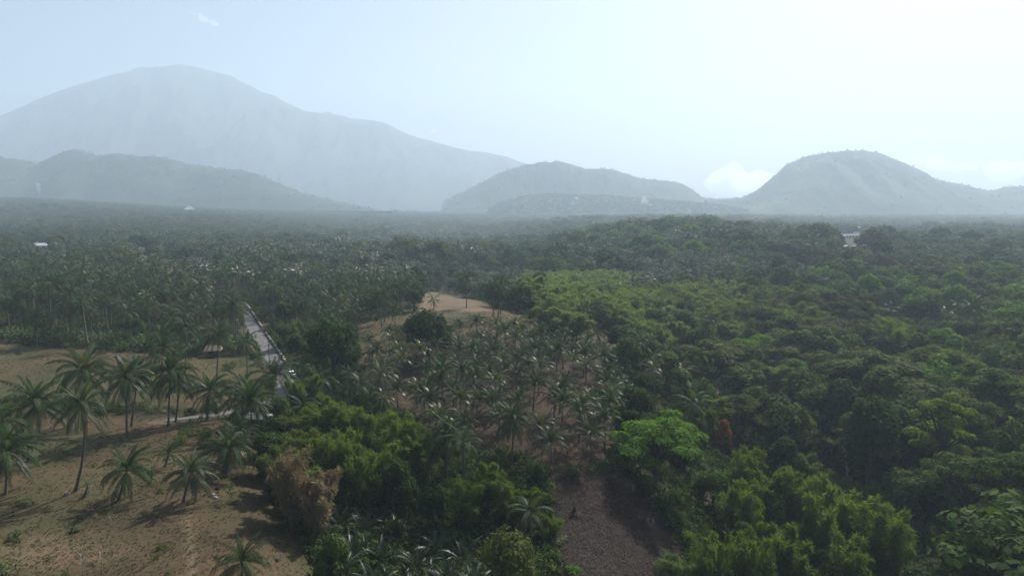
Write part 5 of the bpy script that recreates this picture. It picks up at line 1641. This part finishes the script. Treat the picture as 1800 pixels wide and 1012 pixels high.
# undergrowth between the trunks, tussocks and litter on the open ground
def tuft_mb(kind, seed):
    r = np.random.default_rng(seed)
    b = MB()
    if kind == 'bush':
        cen = np.c_[r.normal(0, .8, 6), r.normal(0, .8, 6), r.uniform(.3, 1.3, 6)]
        leaf_cloud(b, cen, np.full(6, .75), 170, .42, r)
    elif kind == 'grass':
        n = 26; a = r.uniform(0, 6.28, n); q = r.uniform(0, .16, n)
        d = unit(np.c_[np.cos(a) * .7, np.sin(a) * .7, r.uniform(.5, 1.3, n)]) * r.uniform(.07, .22, n)[:, None]
        b.leaves(np.c_[np.cos(a) * q, np.sin(a) * q, 0 * a], d, np.c_[-np.sin(a) * .02, np.cos(a) * .02, 0 * a])
    elif kind == 'litter':
        n = 12; a = r.uniform(0, 6.28, n)
        c = np.c_[r.normal(0, .45, n), r.normal(0, .45, n), r.uniform(.03, .16, n)]
        d = np.c_[np.cos(a), np.sin(a), r.uniform(-.3, .5, n)] * r.uniform(.12, .30, n)[:, None]
        b.leaves(c, d, np.c_[-np.sin(a) * .045, np.cos(a) * .045, r.normal(0, .03, n)])
    return b
for key, kd, tone in (('b0', 'bush', 'dark'), ('b1', 'bush', 'mid'), ('b2', 'bush', 'olive'), ('g0', 'grass', 'dry_grass'), ('g1', 'grass', 'weed'), ('l0', 'litter', 'litter'), ('l1', 'litter', 'palm_dead')):
    for v in range(3):
        add_proto((key, v), [(tuft_mb(kd, hash((v, len(PROTO))) % 1000).mesh('tuft', [tone]), None)])
n = 26000
yy = 70 * (480 / 70) ** rng.random(n); xx = rng.uniform(-1, 1, n) * ((yy + 40) * .80 + 5)
zz = H(xx, yy); q = zones(xx, yy); pxx, pyy = project(xx, yy, zz)
rows = []
cap = road_dist(xx, yy)
for i in range(n):
    if q[i] == 0 and cap[i] > 1.2 and not (pxx[i] < 480 and 655 < pyy[i] < 770 and random.random() < .6):
        s = random.uniform(.5, 1.3) * (.6 if pxx[i] < 480 and pyy[i] > 640 else 1)
        rows.append((xx[i], yy[i], zz[i], s, s, random.uniform(0, 6.28), PROTO[(random.choice(('b0', 'b0', 'b1', 'b2')), random.randint(0, 2))]))
n = 420
yy = 72 * (250 / 72) ** rng.random(n); xx = rng.uniform(-1, .2, n) * ((yy + 20) * .80 + 3)
zz = H(xx, yy); q = zones(xx, yy); gn = fbm(xx / 14, yy / 14, 3, 33)
for i in range(n):
    if q[i] in (1, 2, 4) and gn[i] > -.1:
        s = random.uniform(.12, .42)
        rows.append((xx[i], yy[i], zz[i], s * 1.3, s, random.uniform(0, 6.28), PROTO[(random.choice(('b1', 'b2', 'b2')), random.randint(0, 2))]))
scatter('undergrowth', rows)
n = 170000
yy = 68 * (330 / 68) ** rng.random(n); xx = rng.uniform(-1, 1, n) * ((yy + 20) * .80 + 3)
zz = H(xx, yy); q = zones(xx, yy); cap = road_dist(xx, yy)
gn = fbm(xx / 9, yy / 9, 3, 55)
rows, rows2 = [], []
for i in range(n):
    if cap[i] < .3: continue
    if q[i] in (1, 2, 4, 7) or (q[i] == 0 and yy[i] < 240 and xx[i] < -20):
        if random.random() > .55 + gn[i] * .6: continue
        s = random.uniform(.4, .95) * (1 + yy[i] / 300)
        rows.append((xx[i], yy[i], zz[i] - .02, s, s * random.uniform(.6, 1.1), random.uniform(0, 6.28), PROTO[('g1' if random.random() < .03 + max(gn[i], 0) * .15 else 'g0', random.randint(0, 2))]))
    elif q[i] == 6 or q[i] == 3:
        s = random.uniform(.6, 1.3)
        rows2.append((xx[i], yy[i], zz[i] + .02, s, s, random.uniform(0, 6.28), PROTO[(('l0' if random.random() < (.93 if q[i] == 6 else .6) else 'l1'), random.randint(0, 2))]))
scatter('dry_grass', rows); scatter('leaf_litter', rows2)
print('tufts', len(rows), len(rows2), 'objects', len(bpy.data.objects))

# ------------------------------------------------------------------ smoke, clouds, haze
def vol_mat(name, density, color=(1, 1, 1, 1), aniso=0.2, noise=None):
    m, nt, out = new_mat(name)
    v = N(nt, 'ShaderNodeVolumePrincipled')
    v.inputs['Color'].default_value = color
    v.inputs['Density'].default_value = density
    v.inputs['Anisotropy'].default_value = aniso
    nt.links.new(v.outputs[0], out.inputs['Volume'])
    return m
SMOKE = vol_mat('smoke', .02, (.97, .98, 1, 1), 0.2)
def smoke(px, py, D, h, w, label, lean=.3, seed=0):
    x, y, _ = wpx(px, D, 0)
    dd = ray_dirs(px, py); z = CAMZ + dd[2] * (y / dd[1])
    b = MB(); n = 12
    s = np.linspace(0, 1, n)
    pts = np.c_[x + lean * h * s ** 1.5 + np.sin(s * 7 + seed) * w * .12, y + 0 * s, z + h * s]
    b.tube(pts, (.12 + .9 * s ** .8) * w * (1 + .15 * np.sin(s * 15 + seed)) * np.where(s > .97, .2, 1), 10)
    obj('smoke', b.mesh('smoke', [SMOKE], True), None, kind='stuff', label=label)
smoke(74, 346, 1740, 34, 7, 'thin column of smoke beside the long white building', -.05)
smoke(1140, 359, 1640, 12, 10, 'low white smoke drifting over the hazy rise', -1.6, 2)

HAZE = vol_mat('haze', HAZE_DENSITY, HAZE_COLOR, HAZE_ANISO)
TOPZ = max(h[3].max() for h in HILLS) + 25
b = MB(); z0 = float(min(gz.min(), 0)) - 70
b.box((0, 3975, (TOPZ + z0) / 2), (18800, 8200, TOPZ - z0))
obj('haze', b.mesh('haze', [HAZE]), None, kind='stuff')

CLOUD = vol_mat('cloud', .006, (1, 1, 1, 1), 0.55)
def cloud(name_label, px, py, D, w, h, n, seed, drop=0):
    r = np.random.default_rng(seed)
    dd = ray_dirs(px, py); c = dd / dd[1] * D; c[2] += CAMZ
    bm = MB()
    me = bpy.data.meshes.new('cloud')
    for i in range(n):
        t = r.uniform(-1, 1)
        off = np.array([t * w / 2, r.normal(0, h * .4), -t * drop + r.normal(0, h * .25) * (1 - abs(t))])
        blob(bm, c + off, h * r.uniform(.35, .75) * (1.1 - abs(t) * .6), .6, 0, None, seed + i * 7.7)
    o = obj('cloud', bm.mesh('cloud', [CLOUD], True), None, kind='stuff', label=name_label)
    md = o.modifiers.new('round', 'SUBSURF'); md.levels = md.render_levels = 1
    rm = o.modifiers.new('merge', 'REMESH'); rm.mode = 'VOXEL'; rm.voxel_size = h / 9
    tex = bpy.data.textures.new('cloud', 'CLOUDS'); tex.noise_scale = h * .45; tex.noise_depth = 3
    dm = o.modifiers.new('puff', 'DISPLACE'); dm.texture = tex; dm.strength = h * .5; dm.mid_level = .5
    return o
cloud('small white cloud alone in the upper sky', 362, 34, 6200, 230, 62, 16, 3, drop=55)
cloud('cumulus bank behind the gap between the hills', 1300, 318, 8600, 700, 420, 12, 5)
cloud('low cumulus behind the end of the middle hill', 1160, 316, 9000, 470, 150, 8, 8)
cloud('long cloud bank above the shoulder of the dome shaped hill', 1650, 290, 8600, 1050, 190, 14, 12, drop=30)
cloud('cumulus cloud beyond the end of the dome shaped hill', 1775, 300, 8300, 560, 250, 10, 15)
cloud('wisp of cloud over the long slope of the mountain', 765, 232, 9000, 170, 55, 6, 19)
